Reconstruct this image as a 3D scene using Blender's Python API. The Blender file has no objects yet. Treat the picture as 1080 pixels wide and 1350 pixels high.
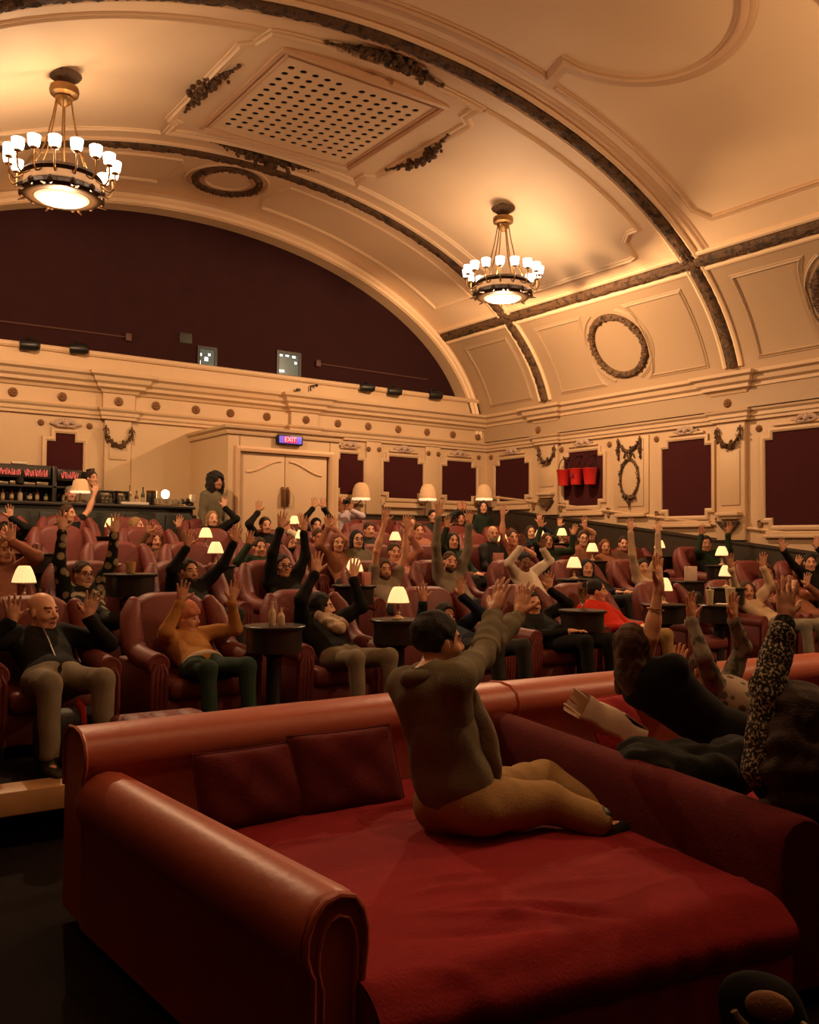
import bpy, bmesh, math, random
import numpy as np
from mathutils import Vector, Matrix
random.seed(7)
RNG = np.random.default_rng(7)
SC = bpy.context.scene
COL = SC.collection
PI = math.pi
A = np.array

# ------------------------------------------------------------------ camera geometry (metres, camera above the front floor)
F_PX, YAW, PITCH, ROLL, HC = 1212.6446, .6133, .0364, .0087, 1.7
_r = A([math.cos(YAW), -math.sin(YAW), 0.])
FW = A([math.sin(YAW)*math.cos(PITCH), math.cos(YAW)*math.cos(PITCH), math.sin(PITCH)])
_u = np.cross(_r, FW)
RT = _r*math.cos(ROLL)+_u*math.sin(ROLL)
UP = -_r*math.sin(ROLL)+_u*math.cos(ROLL)
C0 = A([0., 0., HC])
def ray(x, y): return FW+RT*(x-540)/F_PX-UP*(y-675)/F_PX
def onY(x, y, Y): d = ray(x, y); return C0+d*Y/d[1]
def onX(x, y, X): d = ray(x, y); return C0+d*X/d[0]
def onZ(x, y, Z): d = ray(x, y); return C0+d*(Z-HC)/d[2]
def onT_(x, y, t): return C0+ray(x, y)*t
def depth(P): return float((A(P)-C0)@FW)

# room measures
XL, XR, YB, YF = -1.6, 12.56, 15.0, -4.0           # left wall, right wall, back wall, screen wall
XC, ZS, VA, VB = 6.0783, 3.892, 6.377, 3.741       # vault ellipse
LA, LB = 6.119, 3.485                              # lunette ellipse
RIB = (13.009, 8.786, 4.563)
ROWS = [6.7, 8.5, 10.2, 11.8, 12.9]
FLOORS = [.29, .51, .70, .90, 1.06]
BACKF = 1.13
def vz(X, a=VA, b=VB): return ZS+b*math.sqrt(max(0, 1-((X-XC)/a)**2))
def vpt(th, Y, d=0.):                              # point on the vault at angle th (0 = right springing), d metres inside
    n = A([math.cos(th)/VA, 0, math.sin(th)/VB]); n /= np.linalg.norm(n)
    return A([XC+VA*math.cos(th), Y, ZS+VB*math.sin(th)])-n*d, -n
def thX(X): return math.acos(max(-1, min(1, (X-XC)/VA)))

# ------------------------------------------------------------------ materials
MATS = {}
def srgb(h):
    c = [int(h[i:i+2], 16)/255 for i in (0, 2, 4)]
    return [x/12.92 if x <= .04045 else ((x+.055)/1.055)**2.4 for x in c]
def mat(name, col, rough=.6, metal=0., var=.15, vs=6., bump=0., bs=60., sheen=0., emit=None, es=0., trans=0., sss=0., col2=None, pat=None, ps=20., coat=0.):
    if name in MATS: return MATS[name]
    m = bpy.data.materials.new(name); m.use_nodes = True
    N, L = m.node_tree.nodes, m.node_tree.links
    b = N['Principled BSDF']
    c = srgb(col) if isinstance(col, str) else list(col)
    tc = N.new('ShaderNodeTexCoord')
    if var or col2 or pat:
        mx = N.new('ShaderNodeMix'); mx.data_type = 'RGBA'
        if pat == 'voronoi':
            t = N.new('ShaderNodeTexVoronoi'); t.inputs['Scale'].default_value = ps
            rp = N.new('ShaderNodeValToRGB'); rp.color_ramp.elements[0].position = .32; rp.color_ramp.elements[1].position = .42
            rp.color_ramp.elements[0].color = (1, 1, 1, 1); rp.color_ramp.elements[1].color = (0, 0, 0, 1)
            L.new(t.outputs['Distance'], rp.inputs[0]); fac = rp.outputs[0]
        elif pat == 'fleck':
            t = N.new('ShaderNodeTexNoise'); t.inputs['Scale'].default_value = ps; t.inputs['Detail'].default_value = 3
            rp = N.new('ShaderNodeValToRGB'); rp.color_ramp.elements[0].position = .5; rp.color_ramp.elements[1].position = .62
            L.new(t.outputs['Fac'], rp.inputs[0]); fac = rp.outputs[0]
        elif pat == 'wave':
            t = N.new('ShaderNodeTexWave'); t.inputs['Scale'].default_value = ps; t.inputs['Distortion'].default_value = 1.5
            t.bands_direction = 'Z'; fac = t.outputs['Fac']
        else:
            t = N.new('ShaderNodeTexNoise'); t.inputs['Scale'].default_value = vs; t.inputs['Detail'].default_value = 4
            fac = t.outputs['Fac']
        L.new(tc.outputs['Object'], t.inputs['Vector'])
        L.new(fac, mx.inputs['Factor'])
        c2 = (srgb(col2) if isinstance(col2, str) else list(col2)) if col2 else [min(1, x*(1+var)) for x in c]
        c1 = c if col2 else [x*(1-var) for x in c]
        mx.inputs[6].default_value = c1+[1]; mx.inputs[7].default_value = c2+[1]
        L.new(mx.outputs[2], b.inputs['Base Color'])
    else:
        b.inputs['Base Color'].default_value = c+[1]
    b.inputs['Roughness'].default_value = rough
    b.inputs['Metallic'].default_value = metal
    if rough >= .85: b.inputs['Specular IOR Level'].default_value = .15
    if sheen:
        b.inputs['Sheen Weight'].default_value = sheen; b.inputs['Sheen Roughness'].default_value = .4
        b.inputs['Sheen Tint'].default_value = [min(1, x*3+.05) for x in c]+[1]
    if coat: b.inputs['Coat Weight'].default_value = coat; b.inputs['Coat Roughness'].default_value = .2
    if trans: b.inputs['Transmission Weight'].default_value = trans
    if sss:
        b.inputs['Subsurface Weight'].default_value = sss; b.inputs['Subsurface Radius'].default_value = (.02, .008, .004)
    if bump:
        t2 = N.new('ShaderNodeTexNoise'); t2.inputs['Scale'].default_value = bs; t2.inputs['Detail'].default_value = 5
        L.new(tc.outputs['Object'], t2.inputs['Vector'])
        bp = N.new('ShaderNodeBump'); bp.inputs['Strength'].default_value = bump; bp.inputs['Distance'].default_value = .02
        L.new(t2.outputs['Fac'], bp.inputs['Height']); L.new(bp.outputs[0], b.inputs['Normal'])
    if emit:
        e = srgb(emit) if isinstance(emit, str) else list(emit)
        b.inputs['Emission Color'].default_value = e+[1]; b.inputs['Emission Strength'].default_value = es
    m.diffuse_color = c+[1]
    MATS[name] = m
    return m

CREAM = mat('cream_plaster', (.60, .43, .265), .55, var=.07, vs=1.4, bump=.08, bs=18)
CREAM2 = mat('cream_vault_lightened', (.84, .63, .41), .6, var=.06, vs=.9, bump=.06, bs=14)  # vault cream lightened beyond the wall cream, in place of missing ceiling light
COVE = mat('cove_darkened_cream', (.42, .295, .18), .6, var=.06, vs=.9, bump=.06, bs=14)  # darker copy of the vault cream, offsets strong chandelier light on the coves
CREAM3 = mat('rose_cream_moulding', (.66, .44, .27), .55, var=.08, vs=3)
BRONZE = mat('carved_bronze_leaf', (.115, .058, .024), .72, var=.0, pat='fleck', ps=11, col2=(.036, .020, .009), bump=.9, bs=45)
ROSET = mat('bronze_rosette_paint', (.22, .105, .04), .45, metal=.2, var=.3, vs=40)
MAROON = mat('maroon_wall_cloth', (.050, .010, .012), .95, var=.25, vs=30, bump=.2, bs=180)
LUNET = mat('dark_aubergine_wall', (.028, .0085, .0095), .95, var=.2, vs=3)
DARKHOLE = mat('hole_shade_black', (.008, .006, .005), .9, var=0)  # black discs that paint the shade inside the shallow grille holes
LEATHER = mat('oxblood_leather', (.155, .027, .022), .56, var=.22, vs=5, bump=.12, bs=40)
LEATHER2 = mat('tan_red_leather', (.37, .082, .046), .44, var=.15, vs=3, bump=.10, bs=24)
LEATHERD = mat('dark_leather_side', (.035, .02, .015), .55, var=.2, vs=5)
VELVET = mat('red_velvet', (.235, .0165, .022), .85, var=.25, vs=7, bump=.25, bs=90, sheen=.35)
VELVETD = mat('wine_velvet', (.085, .009, .010), .9, var=.25, vs=7, bump=.25, bs=90, sheen=.3)
CARPET = mat('dark_carpet', (.010, .006, .006), .95, var=.5, vs=5, bump=.4, bs=200)
OAK = mat('pale_oak_nosing', (.42, .24, .10), .5, var=.2, vs=9)
DADO = mat('dark_dado_paint', (.035, .024, .016), .5, var=.2, vs=3)
BLACKW = mat('black_wood', (.014, .011, .009), .35, var=.3, vs=9)
BLACKM = mat('black_metal', (.012, .012, .012), .4, metal=.3, var=.1)
BRASS = mat('aged_brass', (.34, .19, .07), .32, metal=.9, var=.2, vs=30)
CERAM = mat('glazed_lamp_base', (.72, .52, .36), .2, var=.05)
SHADE = mat('lit_cream_shade', (.75, .55, .32), .7, var=.05, emit=(1, .58, .24), es=1.25)
SHADEB = mat('lit_large_shade', (.75, .5, .28), .7, var=.05, emit=(1, .5, .2), es=.16)
BULB = mat('glowing_bulb', (.9, .85, .8), .4, var=0, emit=(1, .86, .66), es=9)
BOWL = mat('glowing_alabaster', (.9, .75, .5), .4, var=0, emit=(1, .76, .42), es=1.25)
WHITE = mat('white_card', (.7, .62, .52), .6, var=.05)
PINKC = mat('pink_card', (.62, .26, .22), .6, var=.05)
REDB = mat('fire_bucket_red', (.55, .022, .018), .35, var=.1)
GLASS = mat('clear_glass', (.9, .9, .88), .05, var=0, trans=1.)
BEER = mat('golden_drink', (.75, .42, .12), .1, var=0, trans=.6)
PAPER = mat('brown_paper', (.72, .56, .42), .7, var=.12, vs=9, bump=.15, bs=30)
PAPERW = mat('printed_pale_paper', (.50, .40, .30), .7, var=.3, vs=25)
STEEL = mat('steel', (.35, .33, .3), .3, metal=.9, var=.1)

# ------------------------------------------------------------------ mesh builder
class MB:
    def __init__(s): s.v = []; s.f = []; s.m = []; s.n = 0
    def add(s, V, Fs, mi=0):
        V = np.asarray(V, float).reshape(-1, 3)
        s.v.append(V)
        n = s.n
        for f in Fs: s.f.append([n+i for i in f]); s.m.append(mi)
        s.n += len(V); return s
    def box(s, c, d, rz=0, bev=0., mi=0, R=None, seg=2):
        bm = bmesh.new(); bmesh.ops.create_cube(bm, size=1)
        for v in bm.verts: v.co = Vector((v.co.x*d[0], v.co.y*d[1], v.co.z*d[2]))
        if bev:
            bev = min(bev, min(d)*.49)
            bmesh.ops.bevel(bm, geom=bm.edges[:], offset=bev, segments=seg, profile=.5, affect='EDGES')
        bm.verts.index_update()
        V = A([v.co[:] for v in bm.verts]); Fs = [[v.index for v in f.verts] for f in bm.faces]; bm.free()
        if rz: cs, sn = math.cos(rz), math.sin(rz); V = V@A([[cs, sn, 0], [-sn, cs, 0], [0, 0, 1]])
        if R is not None: V = V@np.asarray(R).T
        return s.add(V+A(c), Fs, mi)
    def box2(s, lo, hi, bev=0., mi=0): lo, hi = A(lo, float), A(hi, float); return s.box((lo+hi)/2, hi-lo, 0, bev, mi)
    def tube(s, path, r, n=8, mi=0, closed=False, caps=True, flat=1., nrm=None):
        P = np.asarray(path, float); k = len(P)
        R = np.full(k, r, float) if np.isscalar(r) else np.asarray(r, float)
        T = np.gradient(P, axis=0) if not closed else np.roll(P, -1, 0)-np.roll(P, 1, 0)
        T /= np.linalg.norm(T, axis=1)[:, None]+1e-12
        up = A([0, 0, 1.]) if abs(T[0][2]) < .9 else A([1., 0, 0])
        V = []
        U = np.cross(T[0], up); U /= np.linalg.norm(U)
        for i in range(k):
            if nrm is not None:
                W = np.asarray(nrm[i]); U = np.cross(T[i], W)
            U = U-T[i]*(U@T[i]); U /= np.linalg.norm(U)+1e-12
            W = np.cross(T[i], U)
            a = np.arange(n)*2*PI/n
            V.append(P[i]+R[i]*(np.cos(a)[:, None]*U+flat*np.sin(a)[:, None]*W))
        V = np.concatenate(V); Fs = []
        for i in range(k if closed else k-1):
            j = (i+1) % k
            for q in range(n): Fs.append([i*n+q, i*n+(q+1) % n, j*n+(q+1) % n, j*n+q])
        if caps and not closed: Fs.append(list(range(n))[::-1]); Fs.append([(k-1)*n+q for q in range(n)])
        return s.add(V, Fs, mi)
    def lathe(s, prof, n=20, c=(0, 0, 0), mi=0, R=None, ribs=0, ribd=0.):
        V = []; Fs = []
        a = np.arange(n)*2*PI/n
        for r, z in prof:
            rr = r*(1+(ribd*np.cos(a*ribs) if ribs else 0*a))
            V.append(np.stack([rr*np.cos(a), rr*np.sin(a), np.full(n, z)], 1))
        k = len(prof); V = np.concatenate(V)
        for i in range(k-1):
            for q in range(n): Fs.append([i*n+q, i*n+(q+1) % n, (i+1)*n+(q+1) % n, (i+1)*n+q])
        Fs.append(list(range(n))[::-1]); Fs.append([(k-1)*n+q for q in range(n)])
        if R is not None: V = V@np.asarray(R).T
        return s.add(V+A(c), Fs, mi)
    def ell(s, c, r, n=12, m=8, mi=0, R=None):
        r = (r, r, r) if np.isscalar(r) else r
        V = [[0, 0, -1.]]
        for i in range(1, m):
            t = -PI/2+PI*i/m
            for q in range(n): V.append([math.cos(t)*math.cos(2*PI*q/n), math.cos(t)*math.sin(2*PI*q/n), math.sin(t)])
        V.append([0, 0, 1.]); V = A(V)*A(r)
        if R is not None: V = V@np.asarray(R).T
        Fs = [[0, 1+(q+1) % n, 1+q] for q in range(n)]
        for i in range(m-2):
            for q in range(n): Fs.append([1+i*n+q, 1+i*n+(q+1) % n, 1+(i+1)*n+(q+1) % n, 1+(i+1)*n+q])
        L = len(V)-1; b = 1+(m-2)*n
        Fs += [[b+q, b+(q+1) % n, L] for q in range(n)]
        return s.add(V+A(c), Fs, mi)
    def sweep(s, path, nrm, prof, closed=False, mi=0):          # prof: (across, out) pairs, open strip
        P = np.asarray(path, float); k = len(P); Nn = np.asarray(nrm, float)
        if Nn.ndim == 1: Nn = np.tile(Nn, (k, 1))
        V = []
        for i in range(k):
            a = P[i]-P[i-1] if (i or closed) else P[1]-P[0]
            b = P[(i+1) % k]-P[i] if (i < k-1 or closed) else P[-1]-P[-2]
            a = a/(np.linalg.norm(a)+1e-12); b = b/(np.linalg.norm(b)+1e-12)
            sa = np.cross(a, Nn[i]); sb = np.cross(b, Nn[i])
            sa /= np.linalg.norm(sa)+1e-12; sb /= np.linalg.norm(sb)+1e-12
            sd = sa+sb; sd = sd/(sd@sd+1e-9)*2 if sd@sd > .1 else sb
            if np.linalg.norm(sd) > 2: sd = sd/np.linalg.norm(sd)*2
            for u, o in prof: V.append(P[i]+sd*u+Nn[i]*o)
        m = len(prof); Fs = []
        for i in range(k if closed else k-1):
            j = (i+1) % k
            for q in range(m-1): Fs.append([i*m+q, j*m+q, j*m+q+1, i*m+q+1])
        if not closed: Fs.append(list(range(m))[::-1]); Fs.append([(k-1)*m+q for q in range(m)])
        return s.add(V, Fs, mi)
    def prism(s, poly, o, U, V_, D, mi=0):
        o, U, V_, D = A(o, float), A(U, float), A(V_, float), A(D, float); k = len(poly)
        a = A([o+U*p[0]+V_*p[1] for p in poly]); b = a+D
        Fs = [list(range(k))[::-1], [k+i for i in range(k)]]+[[i, (i+1) % k, k+(i+1) % k, k+i] for i in range(k)]
        return s.add(np.concatenate([a, b]), Fs, mi)
    def loft(s, outline, layers, fn, mi=0):                         # outline (u, v) pairs; layers (depth, scale, cu, cv)
        V = []; k = len(outline)
        for dpt, sc in layers: V += [fn(u*sc[0], v*sc[1]+sc[2], dpt) for u, v in outline]
        n = len(layers); Fs = [[i*k+q, i*k+(q+1) % k, (i+1)*k+(q+1) % k, (i+1)*k+q] for i in range(n-1) for q in range(k)]
        Fs.append(list(range(k))[::-1]); Fs.append([(n-1)*k+q for q in range(k)])
        return s.add(V, Fs, mi)
    def grid(s, fn, nu, nv, mi=0, flip=False):
        V = [fn(i/nu, j/nv) for i in range(nu+1) for j in range(nv+1)]
        w = nv+1; Fs = []
        for i in range(nu):
            for j in range(nv):
                f = [i*w+j, (i+1)*w+j, (i+1)*w+j+1, i*w+j+1]; Fs.append(f[::-1] if flip else f)
        return s.add(V, Fs, mi)

def raw_mesh(name, V, Fq, mi=None):                              # numpy quads
    me = bpy.data.meshes.new(name); n, k = len(V), len(Fq)
    me.vertices.add(n); me.vertices.foreach_set('co', np.asarray(V, np.float32).ravel())
    me.loops.add(k*4); me.loops.foreach_set('vertex_index', np.asarray(Fq, np.int32).ravel())
    me.polygons.add(k); me.polygons.foreach_set('loop_start', np.arange(0, k*4, 4, dtype=np.int32))
    if mi is not None: me.polygons.foreach_set('material_index', np.asarray(mi, np.int32))
    me.update(calc_edges=True); me.validate()
    me.shade_smooth()
    return me
INV = {}
def wm(o): return INV.get(o.name, Matrix.Identity(4))            # world -> local of a thing
def tag(o, label=None, cat=None, group=None, kind=None):
    if label: o['label'] = label
    if cat: o['category'] = cat
    if group: o['group'] = group
    if kind: o['kind'] = kind
    return o
def thing(name, label, cat, loc=(0, 0, 0), rz=0., group=None):
    o = bpy.data.objects.new(name, None); COL.objects.link(o); o.empty_display_size = .05
    o.location = loc; o.rotation_euler = (0, 0, rz)
    INV[o.name] = (Matrix.Translation(Vector(loc))@Matrix.Rotation(rz, 4, 'Z')).inverted()
    return tag(o, label, cat, group)
def link(name, me, mats, parent=None, world=False):
    o = bpy.data.objects.new(name, me); COL.objects.link(o)
    if not me.materials:
        for m in (mats if isinstance(mats, (list, tuple)) else [mats]): me.materials.append(m)
    if parent is not None:
        o.parent = parent
        p = parent
        while p.parent is not None: p = p.parent
        if world: me.transform(wm(p))
    return o
def obj(name, mb, mats, parent=None, world=False, smooth=True, ang=40):
    V = np.concatenate(mb.v); me = bpy.data.meshes.new(name)
    me.from_pydata(V.tolist(), [], mb.f); me.validate()
    if len(me.polygons) == len(mb.m): me.polygons.foreach_set('material_index', mb.m)
    bm = bmesh.new(); bm.from_mesh(me); bmesh.ops.recalc_face_normals(bm, faces=bm.faces[:]); bm.to_mesh(me); bm.free()
    if smooth: me.shade_smooth(); me.set_sharp_from_angle(angle=math.radians(ang))
    return link(name, me, mats, parent, world)
def struct(name, mb, mats, smooth=True, ang=40, label=None):
    o = obj(name, mb, mats, None, smooth=smooth, ang=ang); o['kind'] = 'structure'; return o
def dup(root, loc, rz=0., label=None, group=None, cat=None):
    r = root.copy(); COL.objects.link(r); r.location = loc; r.rotation_euler = (0, 0, rz)
    INV[r.name] = (Matrix.Translation(Vector(loc))@Matrix.Rotation(rz, 4, 'Z')).inverted()
    tag(r, label, cat, group)
    for ch in list(root.children):
        c = ch.copy(); COL.objects.link(c); c.parent = r
        for g in list(ch.children): d = g.copy(); COL.objects.link(d); d.parent = c
    return r
ORD = ['first', 'second', 'third', 'fourth', 'fifth', 'sixth', 'seventh', 'eighth', 'ninth', 'tenth', 'eleventh', 'twelfth', 'thirteenth', 'fourteenth', 'fifteenth', 'sixteenth', 'seventeenth', 'eighteenth']
DOWN, UPL, FRONT = 570., 52., .72
EXPO = 0.0
# ------------------------------------------------------------------ the room shell
def floor_z(Y):
    z = 0.
    for y0, f in zip((5.55, 7.45, 9.2, 10.85, 12.3, 13.35), FLOORS+[BACKF]):
        if Y >= y0: z = f
    return z
mb = MB(); prof = [(YF, 0), (5.55, 0)]
for y0, f in zip((5.55, 7.45, 9.2, 10.85, 12.3, 13.35), FLOORS+[BACKF]): prof += [(y0, prof[-1][1]), (y0, f)]
prof += [(15.4, BACKF), (15.4, -.3), (YF, -.3)]
pp = [p for i, p in enumerate(prof) if i == 0 or p != prof[i-1]]
mb.prism(pp, (XL, 0, 0), (0, 1, 0), (0, 0, 1), (XR-XL, 0, 0))
struct('floor', mb, CARPET, smooth=False)
mb = MB(); mb.box2((XL, 5.40, .20), (2.4, 5.62, .335), .012)
struct('trim_1', mb, OAK)

mb = MB()
mb.box2((XL, YB, 0), (XR+.3, YB+.3, 4.76))
n = 72
P1, P2 = [], []
for i in range(n+1):
    t = PI*i/n
    P1.append([XC+LA*math.cos(t), YB, ZS+LB*math.sin(t)]); P2.append([XC+(VA+.25)*math.cos(t), YB, ZS+(VB+.2)*math.sin(t)])
mb.add(P1+P2, [[i, i+1, n+2+i, n+1+i] for i in range(n)])
P3 = [[p[0], YB+.35, p[2]] for p in P1]
mb.add(P1+P3, [[i, i+1, n+2+i, n+1+i] for i in range(n)])
wall_back = struct('wall_back', mb, CREAM, ang=30)
mb = MB()
mb.prism([(XC+(LA+.1)*math.cos(PI*i/n), ZS+(LB+.1)*math.sin(PI*i/n)) for i in range(n+1)], (0, YB+.33, 0), (1, 0, 0), (0, 0, 1), (0, .2, 0))
struct('wall_lunette', mb, LUNET, smooth=False)
mb = MB(); mb.box2((XR, YF, -.2), (XR+.3, YB+.3, 4.5)); struct('wall_right', mb, CREAM)
mb = MB(); mb.box2((XL-.3, YF, 2.9), (XL, YB+.3, 4.9)); mb.box2((XL, YF, 3.85), (XC-VA+.02, YB, 4.0)); mb.box2((XL-.3, YF, -.2), (XL+.02, YB+.3, 2.9), 0, 1); struct('wall_left', mb, [CREAM, MAROON])  # unseen lower part made dark to cut bounce light onto the daybed
mb = MB(); mb.box2((XL-.3, YF-.3, -.2), (XR+.3, YF, 8)); struct('wall_front', mb, MAROON)
mb = MB()
t1_, t2_ = thX(11.356), PI-thX(11.356)
mb.grid(lambda u, v: vpt(t1_+(t2_-t1_)*u, YF+(YB-YF)*v)[0], 80, 24)
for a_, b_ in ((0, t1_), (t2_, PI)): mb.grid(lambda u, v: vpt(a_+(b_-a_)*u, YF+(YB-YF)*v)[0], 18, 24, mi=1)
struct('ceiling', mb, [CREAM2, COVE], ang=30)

# entablature: one moulded profile that runs along the back wall and turns the corner onto the right wall
BPIL = [(4.46, 4.93), (7.86, 8.36)]
SPIL = [(13.36, 12.80), (9.22, 8.66), (4.98, 4.42)]
def breakpath(d):
    p = [(XL, YB)]
    for a, b in BPIL: p += [(a, YB), (a, YB-d), (b, YB-d), (b, YB)]
    p += [(XR, YB)]
    for a, b in SPIL: p += [(XR, a), (XR-d, a), (XR-d, b), (XR, b)]
    p += [(XR, YF)]
    return p
def hsweep(name, prof, d=.0, m=CREAM):
    mb = MB(); path = [(x, y, 0) for x, y in (breakpath(d) if d else [(XL, YB), (XR, YB), (XR, YF)])]
    mb.sweep(path, (0, 0, 1), prof); return struct(name, mb, m, ang=25)
hsweep('trim_2', [(-.02, 3.70), (.05, 3.70), (.05, 3.74), (.075, 3.76), (.075, 3.81), (.11, 3.84), (.12, 3.87), (.025, 3.885), (.025, 4.115), (.06, 4.13), (.08, 4.17),
                  (.15, 4.20), (.155, 4.25), (.21, 4.285), (.23, 4.35), (.29, 4.38), (.30, 4.43), (-.02, 4.46)], .075)
mb = MB(); mb.sweep([(XL, YB, 0), (XR-.02, YB, 0)], (0, 0, 1), [(-.3, 4.70), (.035, 4.70), (.055, 4.73), (.055, 4.775), (.035, 4.79), (-.36, 4.79)])
struct('trim_3', mb, CREAM, ang=25)
# raking dado along the right wall and the level one on the back wall
def dado_z(Y): return 2.33-.118*(13.2-Y)
mb = MB()
for z0, z1, o in ((-1.6, -.02, .02), (-.045, .0, .05)):
    a = [(XR-o, 14.98, dado_z(14.98)+z0), (XR-o, YF, dado_z(YF)+z0), (XR-o, YF, dado_z(YF)+z1), (XR-o, 14.98, dado_z(14.98)+z1)]
    V = a+[(XR+.01, y, z) for x, y, z in a]
    mb.add(V, [[0, 1, 2, 3], [4, 7, 6, 5], [0, 4, 5, 1], [2, 6, 7, 3], [1, 5, 6, 2], [0, 3, 7, 4]])
struct('trim_4', mb, DADO, smooth=False)
mb = MB(); mb.box2((XL, YB-.025, BACKF), (XR-.02, YB+.01, 2.30)); mb.box2((XL, YB-.05, 2.27), (XR-.02, YB+.01, 2.31), .01)
struct('trim_5', mb, DADO)
# moulded line above the dado
mb = MB()
mb.sweep([(XR, 14.9, dado_z(14.9)+.22), (XR, YF, dado_z(YF)+.22)], (0, 0, 1), [(-.01, -.03), (.035, -.025), (.05, 0), (.03, .02), (-.01, .03)])
struct('trim_6', mb, CREAM)

# pilasters
tn = [6]
def trim(mb, m=CREAM, ang=35):
    tn[0] += 1; return struct('trim_%d' % tn[0], mb, m, ang=ang)
def pil_back(a, b, z0):
    mb = MB(); mb.box2((a+.02, YB-.075, z0), (b-.02, YB+.01, 3.72), .008)
    mb.box2((a+.09, YB-.10, z0+.75), (b-.09, YB-.07, 3.30), .012); trim(mb)
pil_back(4.46, 4.93, 2.30)
def pil_side(a, b, z0):
    mb = MB(); mb.box2((XR-.075, b+.02, z0), (XR+.01, a-.02, 3.72), .008)
    mb.box2((XR-.095, b+.10, z0+.55), (XR-.07, a-.10, 3.25), .012)
    mb.box2((XR-.20, b+.07, z0+.38), (XR-.05, a-.07, z0+.44), .012); mb.box2((XR-.16, b+.11, z0+.33), (XR-.05, a-.11, z0+.385), .01); trim(mb)
for a, b in SPIL[:2]: pil_side(a, b, dado_z((a+b)/2))
for x0, x1 in ((9.50, 9.84), (10.92, 11.29)):
    mb = MB(); mb.box2((x0, YB-.05, 2.30), (x1, YB+.01, 3.72), .008); trim(mb)
# panels of wall between the niches
mb = MB(); mb.box2((XR-.03, 10.62, 2.30), (XR+.01, 11.42, 3.66), .012); mb.box2((XR-.05, 10.72, 2.42), (XR, 11.32, 3.60), .012)
mb.box2((XR-.10, 10.66, 2.235), (XR, 11.36, 2.30), .015); trim(mb)

# stepped maroon wall panels in moulded frames
def notched(w, h, nx, nz):
    return [(-w/2+nx, 0), (w/2-nx, 0), (w/2-nx, nz), (w/2, nz), (w/2, h-nz), (w/2-nx, h-nz), (w/2-nx, h), (-w/2+nx, h), (-w/2+nx, h-nz), (-w/2, h-nz), (-w/2, nz), (-w/2+nx, nz)]
def niche(side, c, z0, z1, w, label, ear=True, dx=None):
    U = A([1., 0, 0]) if side == 'b' else A([0, -1., 0]); Nn = A([0, -1., 0]) if side == 'b' else A([-1., 0, 0])
    o = A([c, YB, z0]) if side == 'b' else A([XR, c, z0])
    t = thing('wall_panel', label, 'wall panel', tuple(o), 0, 'stepped maroon panels set in the cream walls')
    h = z1-z0; poly = notched(w, h, .13, .115)
    if not ear: poly = [(-w/2, 0), (w/2, 0), (w/2, h-.13), (w/2-.13, h-.13), (w/2-.13, h), (-w/2+.13, h), (-w/2+.13, h-.13), (-w/2, h-.13)]
    mb = MB(); mb.prism(poly, o-Nn*.01, U, A([0, 0, 1.]), Nn*.022)
    obj('cloth_panel', mb, MAROON, t, world=True, smooth=False)
    mb = MB(); k = .035
    def off(q): return [(x+math.copysign(k, x), z+(k if z > h/2 else -k)) for x, z in q]
    mb.sweep([o+U*x+A([0, 0, z]) for x, z in off(poly)], Nn, [(-.04, 0), (-.034, .035), (-.005, .05), (.03, .04), (.04, .0)], closed=True)
    mb.box2(*sorted_box(o-U*(w/2+.02)+A([0, 0, -.19]), o+U*(w/2+.02)+Nn*.085+A([0, 0, -.135])), .015)
    mb.box2(*sorted_box(o-U*(w/2-.02)+A([0, 0, -.14]), o+U*(w/2-.02)+Nn*.06+A([0, 0, -.09])), .012)
    mb.box2(*sorted_box(o-U*(w/2-.14)+A([0, 0, h+.09]), o+U*(w/2-.14)+Nn*.05+A([0, 0, h+.13])), .01)
    obj('moulded_frame', mb, CREAM, t, world=True, ang=30)
    mb = MB(); q = o+A([0, 0, h+.16])                                   # plaster shell crest above
    for i in range(-4, 5):
        a = i*.36; mb.ell(q+U*math.sin(a)*.15+A([0, 0, math.cos(a)*.06-.02])+Nn*.04, (.035, .035, .045), 8, 6)
    mb.ell(q+Nn*.045, (.055), 10, 7); mb.tube([q-U*.24+Nn*.03, q-U*.1+Nn*.05+A([0, 0, -.045]), q+U*.1+Nn*.05+A([0, 0, -.045]), q+U*.24+Nn*.03], .022, 7)
    obj('shell_crest', mb, mat('grey_rose_plaster', (.46, .33, .25), .6, var=.15), t, world=True)
    return t
def sorted_box(a, b): return np.minimum(a, b), np.maximum(a, b)
niche('b', 3.88, 2.55, 3.42, .56, 'narrow maroon wall panel with one stepped top behind the bar', ear=False)
niche('b', 9.12, 2.66, 3.44, .66, 'maroon stepped wall panel half hidden by the cream doorway lobby')
niche('b', 10.39, 2.63, 3.45, .96, 'maroon stepped wall panel between the two large wall lamps')
niche('b', 11.80, 2.63, 3.45, .91, 'maroon stepped wall panel on the back wall beside the room corner')
niche('s', 14.18, 2.63, 3.49, 1.04, 'maroon stepped wall panel on the right wall beside the room corner')
niche('s', 12.18, 2.47, 3.49, 1.01, 'maroon stepped wall panel with three red fire buckets in front')
niche('s', 9.83, 2.23, 3.49, 1.0, 'maroon stepped wall panel between the oval wreath and the garlanded pilaster')
niche('s', 7.66, 2.05, 3.47, 1.4, 'largest maroon stepped wall panel, cut by the right edge')

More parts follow.
